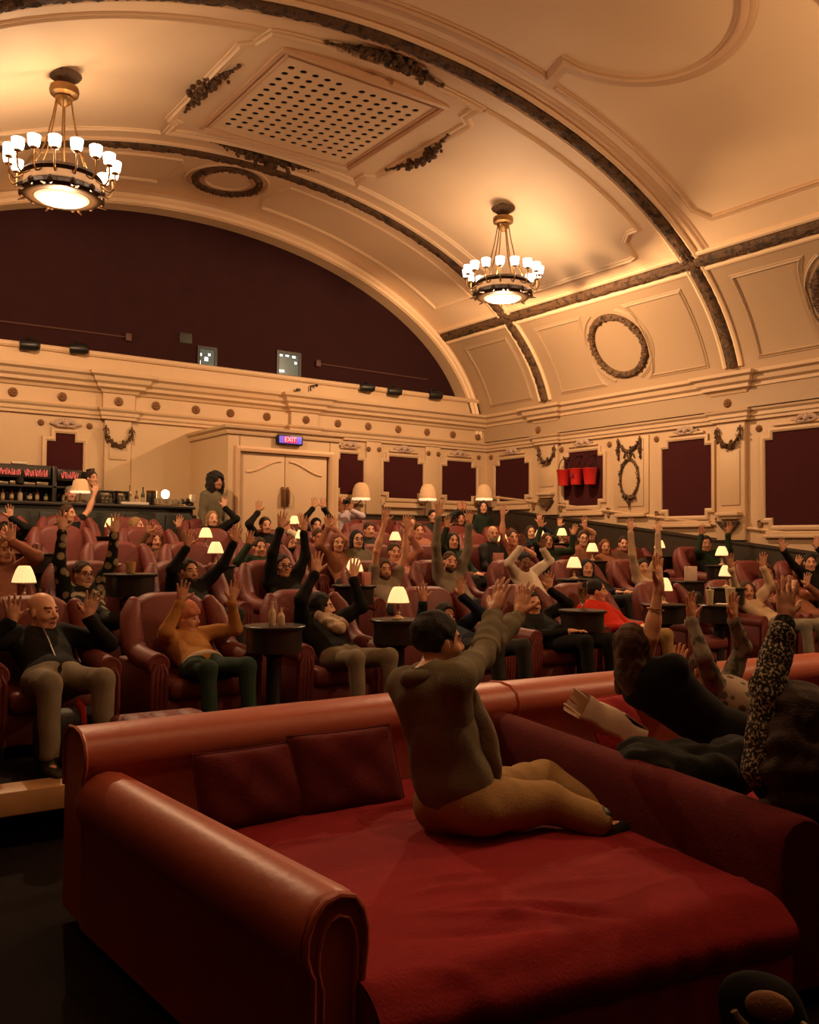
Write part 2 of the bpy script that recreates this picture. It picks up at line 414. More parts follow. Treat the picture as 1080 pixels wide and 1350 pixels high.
# rosettes
def rosette_mesh(N_, r=.062):
    N_ = A(N_, float); U = np.cross(N_, A([0, 0, 1.])); mb = MB(); Z = A([0, 0, 1.])
    R = np.stack([U, Z, N_], 1)
    mb.lathe([(r*1.02, 0), (r*1.0, .012), (r*.86, .018)], 18, (0, 0, 0), R=R)
    for i in range(8):
        a = i*PI/4; mb.ell((U*math.cos(a)+Z*math.sin(a))*r*.56+N_*.022, r*.30, 8, 6)
    mb.ell(N_*.03, r*.36, 9, 7)
    return mb
def rosettes(pts, N_, lab, grp, r=.074):
    first = None
    for i, p in enumerate(pts):
        p = A(p)
        if first is None:
            first = obj('rosette', rosette_mesh(N_, r), ROSET); o = first
        else: o = first.copy(); COL.objects.link(o)
        o.location = p; tag(o, lab(i), 'rosette', grp)
zf = 3.995
bx = [2.95+.02, 3.53, 4.695, 5.30, 5.82, 6.30, 6.86, 7.45, 8.11, 8.78, 9.36, 9.97, 10.62, 11.26, 11.97]
px = [(16.5, 517.5), (81.5, 523.5), (154, 529), (205, 536), (257.5, 541), (303, 545.5), (351, 549.5), (400, 553.5), (444.5, 559.5), (484.5, 563.5), (524, 566.5), (562, 571), (596, 574.5), (630, 577)]
def inpil(v, L): return any(min(a, b) <= v <= max(a, b) for a, b in L)
bx = [onY(x, y, YB)[0] for x, y in px]; bx[-1] = 12.28
rosettes([(x, YB-.025-(.075 if inpil(x, BPIL) else 0), zf) for x in bx], (0, -1, 0), lambda i: 'brown rosette on the back wall frieze, %s from the left edge' % ORD[i], 'rosettes along the back wall frieze')
sx = [onX(x, y, XR)[1] for x, y in [(659, 575), (689, 571.5), (715, 565), (758, 561.5), (794, 556), (833, 551), (875.5, 545.8), (921, 540), (965, 531), (1029, 524)]]+[7.12]
rosettes([(XR-.025-(.075 if inpil(y, SPIL) else 0), y, zf) for y in sx], (-1, 0, 0), lambda i: 'brown rosette on the right wall frieze, %s from the room corner' % ORD[i], 'rosettes along the right wall frieze')
kb = [onY(x, y, YB)[[0, 2]] for x, y in [(54, 557), (118, 562), (484, 592.5), (498, 593), (563, 598), (576, 599), (631, 603)]]
rosettes([(x, YB-.05 if i in (2, 3, 4, 5) else YB, z) for i, (x, z) in enumerate(kb)], (0, -1, 0), lambda i: 'small brown rosette below the back wall frieze, %s from the left' % ORD[i], 'small rosettes under the back frieze', .05)
ks = [(648, 603, 'beside the room corner'), (741, 593, 'left above the fire bucket panel'), (804, 586, 'right above the fire bucket panel'), (866, 579, 'left above the middle right-wall panel'), (946, 571, 'right above the middle right-wall panel'), (1001, 565, 'left above the largest right-wall panel')]
for x, y, w in ks:
    p = onX(x, y, XR); rosettes([(XR, p[1], p[2])], (-1, 0, 0), lambda i: 'small brown rosette '+w, 'small rosettes at the panel heads', .055)
ks = [None, (704, 667, 'right below the corner panel'), (740, 669, 'left below the fire bucket panel'), (803, 676, 'right below the fire bucket panel'), (867, 681, 'left below the middle right-wall panel'), (947, 690, 'right below the middle right-wall panel'), (1003, 694, 'left below the largest right-wall panel')]
for q in ks[1:]:
    p = onX(q[0], q[1], XR); mb = MB()
    for k in range(5): mb.ell((0, .0, .06-k*.03), (.03, .048-.006*abs(k-1), .03), 9, 6)
    mb.tube([(-.01, -.04, .07), (-.03, 0, .09), (-.01, .04, .07)], .012, 6)
    o = obj('plaster_boss', mb, ROSET); o.location = (XR-.01, p[1], p[2]); tag(o, 'brown oval plaster boss '+q[2], 'plaster boss', 'oval bosses under the wall panels')
for x, y, w in [(500, 664, 'left of the sill between the wall lamps'), (577, 665, 'below the second large wall lamp')]:
    p = onY(x, y, YB); mb = MB()
    for k in range(5): mb.ell((0, .0, .06-k*.03), (.048-.006*abs(k-1), .03, .03), 9, 6)
    o = obj('plaster_boss', mb, ROSET); o.location = (p[0], YB-.01, p[2]); tag(o, 'brown oval plaster boss '+w, 'plaster boss', 'oval bosses under the wall panels')

def leafy(mb, path, r, N_, dens=.035, jit=.35, seed=1):
    rg = np.random.default_rng(seed); P = np.asarray(path, float); N_ = np.asarray(N_, float)
    L = np.concatenate([[0], np.cumsum(np.linalg.norm(np.diff(P, axis=0), axis=1))]); n = max(2, int(L[-1]/dens))
    rr = np.full(len(P), r) if np.isscalar(r) else np.asarray(r)
    mb.tube(P, rr*.7, 7)
    for i in range(n):
        s = L[-1]*(i+.5)/n; q = A([np.interp(s, L, P[:, k]) for k in range(3)]); R = np.interp(s, L, rr)
        for j in range(2):
            d = rg.normal(0, R*.55, 3); mb.ell(q+d+N_*R*.3, R*rg.uniform(.4, .75), 6, 5)
# swags hanging on the pilasters
def swag(c, U, N_, label, w=.42, drop=.20, tails=True):
    mb = MB(); c, U, N_ = A(c), A(U, float), A(N_, float); Z = A([0, 0, 1.])
    path = [c+U*(w/2)*s-Z*(drop*(1-s*s))+N_*.04 for s in np.linspace(-1, 1, 13)]
    leafy(mb, path, [.022+.03*(1-abs(s)) for s in np.linspace(-1, 1, 13)], N_, .03, seed=3)
    for s in (-1, 1):
        leafy(mb, [c+U*(w/2)*s+Z*.13+N_*.03, c+U*(w/2)*s*1.02+N_*.04, c+U*(w/2)*s*1.06-Z*.1+N_*.03], [.016, .03, .012], N_, .03, seed=5)
        for k in (-1, 1): mb.tube([c+U*((w/2)*s+k*.05*t)+Z*(.03+.05*math.sin(t*PI))+N_*.035 for t in np.linspace(0, 1, 6)], .010, 5)
    return tag(obj('garland_swag', mb, BRONZE), label, 'garland', 'plaster garlands on the pilasters')
swag((4.70, YB-.075, 3.47), (1, 0, 0), (0, -1, 0), 'dark garland swag on the back wall pilaster above the bar')
swag((XR-.075, 13.08, 3.53), (0, -1, 0), (-1, 0, 0), 'dark garland swag on the right wall pilaster nearest the corner')
swag((XR-.075, 8.95, 3.50), (0, -1, 0), (-1, 0, 0), 'dark garland swag on the pilaster left of the largest panel')
# shell brackets at the pilaster feet
for (yc, w) in ((13.08, 'nearest the corner'), (8.95, 'beside the largest panel')):
    z = dado_z(yc)+.30; mb = MB()
    for i in range(-3, 4):
        a = i*.42; mb.tube([(XR-.08, yc, z-.19), (XR-.12, yc+math.sin(a)*.10, z-.12+.03*math.cos(a)), (XR-.12, yc+math.sin(a)*.2, z-.01)], [.02, .03, .026], 6)
    mb.ell((XR-.09, yc, z-.18), .04, 8, 6)
    tag(obj('shell_bracket', mb, BRONZE), 'dark fluted shell bracket at the foot of the pilaster '+w, 'bracket', 'shell brackets')
# oval wreath and festoon between the two side panels
o = A([XR-.05, 11.02, 2.92]); U = A([0, -1., 0]); Nn = A([-1., 0, 0]); Z = A([0, 0, 1.])
wt = thing('oval_wreath', 'tall oval bronze wreath hanging below a festoon on the right wall', 'wreath', tuple(o))
mb = MB(); leafy(mb, [o+U*.21*math.cos(t)+Z*.33*math.sin(t)+Nn*.02 for t in np.linspace(0, 2*PI, 33)], .026, Nn, .026, seed=8)
leafy(mb, [o+U*.15*math.sin(t)-Z*(.33+.02*math.cos(t*2))+Nn*.03 for t in np.linspace(-1.2, 1.2, 7)], .04, Nn, .02, seed=2); obj('wreath_ring', mb, BRONZE, wt, world=True)
mb = MB(); leafy(mb, [o-Z*.36+Nn*.03, o-Z*.45+Nn*.03, o-Z*.56+Nn*.02], [.04, .02, .008], Nn, .02, seed=9); obj('drop', mb, BRONZE, wt, world=True)
mb = MB(); leafy(mb, [o+U*.24*s+Z*(.66-.18*(1-s*s))+Nn*.03 for s in np.linspace(-1, 1, 11)], [.018+.024*(1-abs(s)) for s in np.linspace(-1, 1, 11)], Nn, .025, seed=4)
for s in (-1, 1): leafy(mb, [o+U*.25*s+Z*.72+Nn*.03, o+U*.25*s+Z*.5+Nn*.03, o+U*.25*s+Z*.32+Nn*.02], [.02, .032, .01], Nn, .025, seed=6)
for s in (-1, 1): mb.tube([o+U*(.02+.1*t)*s+Z*(.36+.09*math.sin(t*PI))+Nn*.03 for t in np.linspace(0, 1, 7)], .014, 6)
obj('festoon', mb, BRONZE, wt, world=True)

# ---- mouldings on the vault: paths given as (X, Y)
def vpath(pts, closed=False, step=.12, d=0.):
    out, nn = [], []
    k = len(pts)
    for i in range(k if closed else k-1):
        a, b = A(pts[i], float), A(pts[(i+1) % k], float); ta, tb = thX(a[0]), thX(b[0])
        n = max(1, int(np.hypot((ta-tb)*5.2, a[1]-b[1])/step))
        if abs(a[0]-b[0]) < 1e-6 : n = 1
        for j in range(n):
            f = j/n; p, q = vpt(ta+(tb-ta)*f, a[1]+(b[1]-a[1])*f, d); out.append(p); nn.append(q)
    if not closed: p, q = vpt(thX(pts[-1][0]), pts[-1][1], d); out.append(p); nn.append(q)
    return out, nn
def bump(w, h): return [(-w/2, -.01), (-w/2, h*.35), (-w*.32, h*.5), (-w*.22, h), (w*.0, h*.75), (w*.12, h*.45), (w*.34, h*.5), (w/2, h*.2), (w/2, -.01)]
def vmould(pts, w=.09, h=.04, closed=True, m=CREAM2, mb=None):
    own = mb is None; mb = mb or MB(); p, q = vpath(pts, closed); mb.sweep(p, q, bump(w, h), closed)
    return trim(mb, m, 30) if own else mb
def mirror(pts): return [(2*XC-x, y) for x, y in pts]
for Y in RIB:                                                       # carved ribs across the vault
    mb = MB(); th = np.linspace(thX(12.36), PI-thX(12.36), 320); rg = np.random.default_rng(3)
    pr_, nn = zip(*[vpt(t, Y) for t in th]); k = len(pr_); U = A([0, 1., 0]); V = []; Q = 9
    for i in range(k):
        for j in range(Q):
            u = -1+2*j/(Q-1); hgt = .075*math.sqrt(max(0, 1-u*u*.92)); hgt += rg.uniform(-.016, .022) if 0 < j < Q-1 else -.03
            V.append(A(pr_[i])+U*u*.105+A(nn[i])*hgt)
    mb.add(V, [[i*Q+j, i*Q+j+1, (i+1)*Q+j+1, (i+1)*Q+j] for i in range(k-1) for j in range(Q-1)]); trim(mb, BRONZE, 60)
    for s in (-1, 1):                                               # plain cream fillets either side
        mb = MB(); mb.sweep([A(p)+U*s*.14 for p in pr_[::4]], nn[::4], [(-.035, -.01), (-.035, .03), (0, .045), (.035, .03), (.035, -.01)]); trim(mb, CREAM2, 30)
for sgn in (1, -1):                                                 # carved longitudinal bands
    th = thX(11.356) if sgn > 0 else PI-thX(11.356); rg = np.random.default_rng(4); V = []; Q = 9
    ys = np.arange(YF, YB-.02, .06); p0, n0 = vpt(th, 0); tg = np.cross(A([0, 1., 0]), n0)
    for y in ys:
        for j in range(Q):
            u = -1+2*j/(Q-1); hgt = .07*math.sqrt(max(0, 1-u*u*.92))+(rg.uniform(-.016, .02) if 0 < j < Q-1 else -.03)
            V.append(p0+A([0, y, 0])+tg*u*.10+n0*hgt)
    mb = MB(); mb.add(V, [[i*Q+j, i*Q+j+1, (i+1)*Q+j+1, (i+1)*Q+j] for i in range(len(ys)-1) for j in range(Q-1)]); trim(mb, BRONZE, 60)
    for s in (-1, 1):
        mb = MB(); mb.sweep([p0+A([0, y, 0])+tg*s*.14 for y in (YF, YB)], n0, [(-.035, -.01), (-.035, .03), (0, .04), (.035, .03), (.035, -.01)]); trim(mb, CREAM2, 30)
    # lower panels with hollowed sides, two to a bay
    def X_(z): return XC+VA*math.sqrt(1-((z-ZS)/VB)**2)
    def lowpanel(y0, y1, hollow):
        za, zb = 4.62, 5.72; pts = []
        zs = np.linspace(za, zb, 13)
        def hol(z): return .17*math.sqrt(max(0, 1-((z-5.17)/.56)**2))
        pts += [(X_(z), y0+(hol(z) if hollow == 'lo' else 0)) for z in zs]
        pts += [(X_(z), y1-(hol(z) if hollow == 'hi' else 0)) for z in zs[::-1]]
        if sgn < 0: pts = mirror(pts)
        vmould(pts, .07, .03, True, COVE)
    for base in (8.786, 4.563):
        lowpanel(base+.46, base+1.64, 'hi'); lowpanel(base+2.60, base+3.74, 'lo')
    lowpanel(13.36, 14.60, None)
for base in (8.786, 4.563):                                         # wreaths on the lower vault
    th0 = math.atan2((5.19-ZS)/VB, math.sqrt(1-((5.19-ZS)/VB)**2)); c, nn0 = vpt(th0, base+2.09); tg = np.cross(A([0, 1., 0]), nn0)
    def onv(s, y):
        q = c+tg*s; t = math.atan2((q[2]-ZS)/VB, (q[0]-XC)/VA); return vpt(t, y)
    def ringpath(R, n=48): return zip(*[onv(R*math.cos(a), base+2.09+R*math.sin(a)) for a in np.arange(n)*2*PI/n])
    p, q = ringpath(.545, 64); mb = MB(); mb.sweep(p, q, [(-.062, -.01), (-.055, .03), (-.03, .055), (0, .065), (.03, .055), (.055, .03), (.062, -.01)], True)
    rg = np.random.default_rng(6)
    for a in range(150):
        t = rg.uniform(0, 2*PI); R = .545+rg.uniform(-.045, .045); pp_, qq = onv(R*math.cos(t), base+2.09+R*math.sin(t)); mb.ell(pp_+qq*.05, (.022, .03, .022), 6, 5)
    tag(obj('laurel_wreath', mb, BRONZE), 'dark round laurel wreath on the lower vault, '+('cut by the right edge' if base < 8 else 'between the two carved ribs'), 'wreath', 'laurel wreaths on the lower vault')
    for R in (.70,):
        for half in (0, 1):
            an = np.linspace(-1.15, 1.15, 24)+(PI/2 if half else -PI/2)
            p, q = zip(*[onv(R*math.cos(a), base+2.09+R*math.sin(a)) for a in an]); mb = MB(); mb.sweep(p, q, bump(.06, .025)); trim(mb, COVE, 30)
# crown oculus ring over the back half bay
for nm, R, w, h, m in (('w', .52, .11, .06, BRONZE), ('a', .66, .06, .03, CREAM2), ('b', .36, .04, .02, CREAM2)):
    pts = [(6.06+R*math.cos(a), 13.86+R*math.sin(a)) for a in np.arange(48)*2*PI/48]
    if nm == 'w':
        p, q = vpath(pts, True); mb = MB(); mb.sweep(p, q, [(-.06, -.01), (-.05, .04), (0, .065), (.05, .04), (.06, -.01)], True)
        rg = np.random.default_rng(5)
        for i in range(len(p)):
            for k in range(3): mb.ell(p[i]+q[i]*.055+rg.uniform(-.04, .04, 3)*A([1, 1, .1]), .02, 6, 5)
        tag(obj('laurel_wreath', mb, BRONZE), 'dark laurel wreath ring on the ceiling crown above the dark lunette', 'wreath', 'laurel wreaths on the ceiling')
    else: vmould(pts, w, h, True, m)
vmould([(3.0, 13.42), (5.1, 13.42), (5.2, 13.6), (5.2, 14.1), (5.1, 14.45), (3.0, 14.45)][::1], .06, .03)
vmould([(7.0, 13.42), (10.8, 13.42), (10.8, 14.5), (7.0, 14.5), (6.9, 14.15), (6.9, 13.7)], .06, .03)
# archivolt round the lunette
mb = MB(); ps = [A([XC+(LA+.10)*math.cos(t), YB, ZS+(LB+.10)*math.sin(t)]) for t in np.linspace(.02, PI-.02, 90)]
mb.sweep(ps, (0, -1, 0), [(-.07, -.01), (-.07, .03), (-.02, .05), (.03, .03), (.08, .055), (.1, -.01)]); trim(mb, CREAM2, 30)
# panel mouldings of the chandelier bay
def scallop(cx, cy, dx, dy, r=.34):
    return [(cx+dx*r, cy), (cx+dx*r*.62, cy+dy*r*.10), (cx+dx*r*.35, cy+dy*r*.35), (cx+dx*r*.10, cy+dy*r*.62), (cx, cy+dy*r)]
R_ = [(7.72, 9.30), (10.66, 9.25), (10.66, 9.42), (10.78, 9.60), (11.03, 9.62), (11.06, 9.72), (11.06, 12.35), (10.9, 12.52), (7.72, 12.5)]
vmould(R_, .085, .045, False); vmould(mirror(R_), .085, .045, False)
# panel mouldings of the nearer bay: long fielded panel with a round-ended crown panel
R_ = [(7.98, 8.24), (10.66, 8.24), (10.86, 8.06), (10.86, 5.25), (10.66, 5.1), (7.98, 5.1)]
vmould(R_, .10, .035, False, CREAM3); vmould(mirror(R_), .10, .035, False, CREAM3)
cr = [(4.32, 8.22), (7.84, 8.22), (7.72, 7.82)]+[(7.60+1.18*math.sin(a), 6.66+1.18*math.cos(a)) for a in np.linspace(.25, PI-.25, 26)]+[(7.72, 5.5), (7.84, 5.1), (4.32, 5.1), (4.44, 5.5)]+[(4.56-1.18*math.sin(a), 6.66-1.18*math.cos(a)) for a in np.linspace(.25, PI-.25, 26)]+[(4.44, 7.82)]
vmould(cr, .19, .045, True, CREAM3)
vmould([(11.24, 8.45), (7.0, 8.50), (5.1, 8.50), (.92, 8.45)], .13, .03, False, CREAM3)
# crown panel with the round-holed ventilation grille
gx0, gx1, gy0, gy1, gz = 5.17, 7.05, 9.96, 11.83, 7.562
vt = thing('ceiling_grille', 'square perforated ventilation grille with round holes in the ceiling crown', 'ceiling vent', (XC, 10.9, gz))
mb = MB(); n = 12; px_, py_ = (gx1-gx0)/(n-1), (gy1-gy0)/(n-1); hr = .046
for i in range(n):
    for j in range(n):
        cx, cy = gx0+i*px_, gy0+j*py_
        S = [(cx+px_/2*a, cy+py_/2*b, gz) for a, b in ((1, 0), (1, .5), (1, 1), (.5, 1), (0, 1), (-.5, 1), (-1, 1), (-1, .5), (-1, 0), (-1, -.5), (-1, -1), (-.5, -1), (0, -1), (.5, -1), (1, -1), (1, -.5))]
        if (i, j) == (5, 0): mb.add(S, [list(range(16))]); continue
        T = [(cx+hr*math.cos(2*PI*k/16), cy+hr*math.sin(2*PI*k/16), gz) for k in range(16)]; T2 = [(x, y, gz+.012) for x, y, z in T]
        mb.add(S+T+T2, [[k, (k+1) % 16, 16+(k+1) % 16, 16+k] for k in range(16)]+[[16+k, 16+(k+1) % 16, 32+(k+1) % 16, 32+k] for k in range(16)])
        mb.add(T2, [list(range(16))], 1)
mb.prism([(4.98, 9.72), (7.24, 9.72), (7.24, 9.88), (4.98, 9.88)], (0, 0, gz), (1, 0, 0), (0, 1, 0), (0, 0, .02)); mb.prism([(4.98, 11.91), (7.24, 11.91), (7.24, 12.06), (4.98, 12.06)], (0, 0, gz), (1, 0, 0), (0, 1, 0), (0, 0, .02))
mb.prism([(4.98, 9.87), (5.085, 9.87), (5.085, 11.92), (4.98, 11.92)], (0, 0, gz), (1, 0, 0), (0, 1, 0), (0, 0, .02)); mb.prism([(7.135, 9.87), (7.24, 9.87), (7.24, 11.92), (7.135, 11.92)], (0, 0, gz), (1, 0, 0), (0, 1, 0), (0, 0, .02))
obj('perforated_panel', mb, [CREAM2, DARKHOLE], vt, world=True, smooth=False)
def ringrect(x0, x1, y0, y1, w, h, m, nm, z=7.595):
    mb = MB(); mb.sweep([(x0, y0, z), (x1, y0, z), (x1, y1, z), (x0, y1, z)], (0, 0, -1), [(-w/2, -.03), (-w/2, h), (-w*.2, h*1.25), (0, h*.55), (w*.25, h*.5), (w*.4, h*.9), (w/2, h*.8), (w/2, -.03)], True)
    return obj(nm, mb, m, vt, world=True, ang=30)
ringrect(4.94, 7.28, 9.66, 12.10, .14, .06, CREAM3, 'inner_frame')
q = [(4.60, 9.32), (7.62, 9.32), (7.62, 9.62), (7.78, 9.72), (7.78, 12.0), (7.62, 12.10), (7.62, 12.42), (4.54, 12.42), (4.54, 12.10), (4.40, 12.0), (4.40, 9.72), (4.54, 9.62)]
p_, n_ = vpath(q, True); mb = MB(); mb.sweep(p_, n_, bump(.15, .06), True); obj('outer_frame', mb, CREAM2, vt, world=True, ang=30)
for (x0, y0), (x1, y1), lab in (((4.48, 11.68), (4.58, 10.2), 'left of the grille'), ((5.25, 9.22), (6.95, 9.22), 'on the near side of the grille'), ((7.72, 11.66), (7.74, 10.13), 'right of the grille'), ((5.2, 12.5), (7.0, 12.5), 'on the far side of the grille')):
    mb = MB(); a, b = A([x0, y0]), A([x1, y1]); path = []; nr = None
    L = np.linalg.norm(b-a); T = (b-a)/L; S = A([-T[1], T[0]])
    out = -1 if (S@(A([XC, 10.9])-(a+b)/2)) > 0 else 1
    for s in np.linspace(0, 1, 19):
        w = a+(b-a)*s+S*out*.13*math.sin(s*PI)**1.2; p, nr = vpt(thX(w[0]), w[1]); path.append(p+nr*.03)
    leafy(mb, path, [.014+.072*math.sin(s*PI)**1.5 for s in np.linspace(0, 1, 19)], nr, .03, seed=11)
    for s in (.4, .5, .6):
        w = a+(b-a)*s+S*out*(.22+.03*math.cos((s-.5)*9)); p, nr = vpt(thX(w[0]), w[1]); mb.ell(p+nr*.03, .034, 8, 6)
    for e, d in ((a, -1), (b, 1)):
        p, nr = vpt(thX(e[0]), e[1]); mb.ell(p+nr*.02, .03, 9, 6)
    tag(obj('acanthus_ornament', mb, BRONZE), 'dark carved leaf ornament on the ceiling '+lab, 'ornament', 'carved leaf ornaments around the grille')
# ------------------------------------------------------------------ doorway lobby, bar, lamps and other fixtures
PY, PX0, PX1, PZ = 13.45, 5.965, 7.985, 3.50
mb = MB()
mb.box2((PX0, PY, BACKF-.1), (PX0+.20, YB, PZ)); mb.box2((PX1-.18, PY, BACKF-.1), (PX1, YB, PZ))
mb.box2((PX0+.19, PY, 3.20), (PX1-.17, YB-.02, PZ-.005)); mb.box2((PX0+.1, PY+.3, BACKF-.1), (PX1-.1, PY+.4, 3.3))
struct('wall_lobby', mb, CREAM)
mb = MB(); mb.sweep([(PX0, YB, 0), (PX0, PY, 0), (PX1, PY, 0), (PX1, YB, 0)], (0, 0, 1), [(-.02, 3.44), (.03, 3.44), (.045, 3.47), (.045, 3.50), (.09, 3.53), (.10, 3.57), (-.02, 3.585)])
mb.box2((PX0-.01, PY-.01, 3.505), (PX1+.01, YB, 3.575)); trim(mb, CREAM, 30)
mb = MB(); mb.sweep([(PX0+.17, PY, BACKF), (PX0+.17, PY, 3.21), (PX1-.15, PY, 3.21), (PX1-.15, PY, BACKF)], (0, -1, 0), [(-.05, 0), (-.045, .03), (-.01, .045), (.03, .03), (.04, 0)]); trim(mb, CREAM3, 30)
DX0, DX1 = PX0+.23, PX1-.21; xm = (DX0+DX1)/2
d = thing('door_1', 'cream double door with curved-top panels and bronze pull handles', 'door', (xm, PY+.05, BACKF)); d['kind'] = 'structure'
for s in (-1, 1):
    x0, x1 = (DX0, xm-.006) if s < 0 else (xm+.006, DX1)
    mb = MB(); mb.box2((x0, PY+.03, BACKF+.01), (x1, PY+.085, 3.165), .006)
    leaf = obj('door_leaf', mb, CREAM, d, world=True)
    mb = MB(); w = x1-x0; xi, xo = (x1-.07, x0+.10) if s < 0 else (x0+.07, x1-.10)
    cur = [(xi+(xo-xi)*t, PY+.03, 3.06-.20*(t*t*(3-2*t))) for t in np.linspace(0, 1, 9)]
    mb.sweep(cur if s > 0 else cur[::-1], (0, -1, 0), [(-.02, 0), (-.014, .018), (.012, .022), (.022, 0)])
    obj('panel_moulding', mb, CREAM3, leaf, world=True)
    mb = MB(); xh = xm+s*.045; mb.box2((xh-.022, PY-.005, 2.31), (xh+.022, PY+.03, 2.64), .01)
    mb.tube([(xh, PY+.02, 2.36), (xh, PY-.04, 2.37), (xh, PY-.045, 2.48), (xh, PY-.04, 2.58), (xh, PY+.02, 2.59)], .011, 8)
    obj('door_handle', mb, mat('bronze_handle', (.20, .09, .035), .4, metal=.6), d, world=True)
# exit sign over the door
sx, sz = 7.02, 3.405
t = thing('exit_sign', 'small glowing red and blue EXIT sign above the double door', 'sign', (sx, PY-.03, sz))
mb = MB(); mb.box((sx, PY-.04, sz), (.47, .085, .165), 0, .02); obj('housing', mb, BLACKM, t, world=True)
mb = MB(); mb.box((sx, PY-.085, sz), (.41, .012, .115), 0, .004); obj('lit_face', mb, mat('violet_lit_panel', (.1, .07, .4), .4, var=0, emit=(.16, .12, .75), es=.9), t, world=True)
mb = MB(); mb.box((sx-.01, PY-.092, sz), (.24, .008, .10), 0, .003); obj('red_panel', mb, mat('red_lit_panel', (.5, .02, .06), .4, var=0, emit=(.75, .012, .05), es=.9), t, world=True)
def text_mesh(name, body, size, loc, rx, m, parent, ex=.003):
    cu = bpy.data.curves.new(name, 'FONT'); cu.body = body; cu.size = size; cu.extrude = ex; cu.align_x = 'CENTER'; cu.align_y = 'CENTER'
    o = bpy.data.objects.new(name, cu); COL.objects.link(o); dg = bpy.context.evaluated_depsgraph_get(); dg.update()
    me = bpy.data.meshes.new_from_object(o.evaluated_get(dg)); bpy.data.objects.remove(o, do_unlink=True); me.name = name
    me.materials.clear(); me.transform(Matrix.Translation(Vector(loc))@Matrix.Rotation(rx, 4, 'X'))
    return link(name, me, m, parent, True)
text_mesh('lettering', 'EXIT', .105, (sx-.01, PY-.098, sz), PI/2, mat('lit_letters', (.9, .5, .5), .4, var=0, emit=(1, .30, .42), es=1.6), t)

# ---- bar along the back wall, left
BY = 13.80; BT = 2.285
t = thing('bar_counter', 'long dark bar counter in front of the back wall', 'bar', (3.0, BY, BACKF))
mb = MB(); mb.box2((XL+.1, BY, BACKF), (PX0-.42, BY+.42, BT-.05), .01); 
for x in np.arange(XL+.5, PX0-.6, .62): mb.box2((x, BY-.02, BACKF+.15), (x+.5, BY+.02, BT-.14), .015)
obj('front', mb, mat('dark_green_panel', (.014, .017, .012), .5, var=.3), t, world=True)
mb = MB(); mb.box2((XL+.1, BY-.06, BT-.05), (PX0-.40, BY+.50, BT), .012); obj('counter_top', mb, mat('dark_counter', (.03, .026, .02), .3, var=.3), t, world=True)
# back bar shelving with an illuminated lettered rail
SYB = 14.62
t = thing('back_bar_shelves', 'dark back bar shelving with a glowing red lettered rail behind the bar', 'shelving', (2.0, SYB, BACKF))
mb = MB(); mb.box2((XL+.1, SYB+.22, BACKF), (3.66, SYB+.28, 2.88)); mb.box2((3.66, SYB+.22, BACKF), (4.22, SYB+.28, 2.82))
obj('back_panel', mb, BLACKW, t, world=True)
for z in (1.6, 1.95, 2.32, 2.56): 
    mb = MB(); mb.box2((XL+.1, SYB-.06, z-.035), (4.22, SYB+.22, z), .006); obj('shelf', mb, BLACKW, t, world=True)
for x in (XL+.15, .9, 2.25, 3.63, 4.2):
    mb = MB(); mb.box2((x-.03, SYB-.06, BACKF), (x+.03, SYB+.22, 2.86), .006); obj('upright', mb, BLACKW, t, world=True)
mb = MB(); mb.box2((XL+.1, SYB-.09, 2.66), (3.56, SYB+.22, 2.86), .01); mb.box2((3.66, SYB-.09, 2.64), (4.02, SYB+.22, 2.82), .01); obj('sign_rail', mb, BLACKW, t, world=True)
mb = MB(); rg = np.random.default_rng(2)                            # glowing strokes, illegible in the photograph
for x0, x1, z0, z1, k in ((2.72, 3.13, 2.70, 2.80, 9), (3.18, 3.52, 2.69, 2.80, 7), (3.71, 3.97, 2.68, 2.79, 5)):
    for q in range(k*2):
        x = x0+(x1-x0)*(q+.5)/(k*2)+rg.uniform(-.004, .004); hh = (z1-z0)*rg.uniform(.62, 1.); sl = rg.uniform(-.010, .010)
        mb.tube([(x-sl, SYB-.095, z0), (x, SYB-.096, z0+hh*.5), (x+sl, SYB-.095, z0+hh)], .0065, 6)
        if q % 3: mb.tube([(x-.012, SYB-.095, z0+hh*rg.uniform(.1, .9)), (x+.012, SYB-.095, z0+hh*rg.uniform(.1, .9))], .006, 5)
obj('glowing_strokes', mb, mat('pink_red_glow', (.6, .1, .08), .4, var=0, emit=(.62, .14, .10), es=.5), t, world=True)
mb = MB(); mb.box2((3.0, SYB-.10, 2.865), (3.22, SYB-.02, 2.90), .01)
tag(obj('small_white_box', mb, WHITE), 'small white box on top of the back bar sign rail', 'box')
BOT = [(.02, .006, .005), (.16, .08, .03), (.03, .05, .02), (.28, .16, .07), (.10, .03, .015), (.4, .33, .25)]
def bottle_mesh(h, r):
    b = MB(); b.lathe([(r*.9, 0), (r, .01), (r, h*.52), (r*.82, h*.62), (r*.36, h*.74), (r*.33, h*.94), (r*.42, h*.95), (r*.42, h)], 12); return b
def bottle(p, h, r, m, label, grp):
    o = obj('bottle', bottle_mesh(h, r), m); o.location = p; tag(o, label, 'bottle', grp)
    b = MB(); b.lathe([(r*1.01, h*.16), (r*1.015, h*.17), (r*1.015, h*.42), (r*1.01, h*.43)], 12); obj('bottle_label', b, mat('aged_label', (.42, .33, .2), .7), o)
    return o
k = 0
for z, tx in ((2.32, 'middle'), (1.95, 'lower')):
    for x in np.arange(2.55, 4.15, .125 if z > 2.2 else .16):
        if abs(x-2.25) < .06 or abs(x-3.63) < .06: continue
        c = BOT[k % 6]; bottle((x+random.uniform(-.015, .015), SYB+.08, z), random.uniform(.18, .23), random.uniform(.028, .038), mat('bottle_glass_%d' % (k % 6), c, .15, var=0), 'small dim bottle in the row on the %s back bar shelf' % tx, 'bottles on the %s back bar shelf' % tx); k += 1
mb = MB()
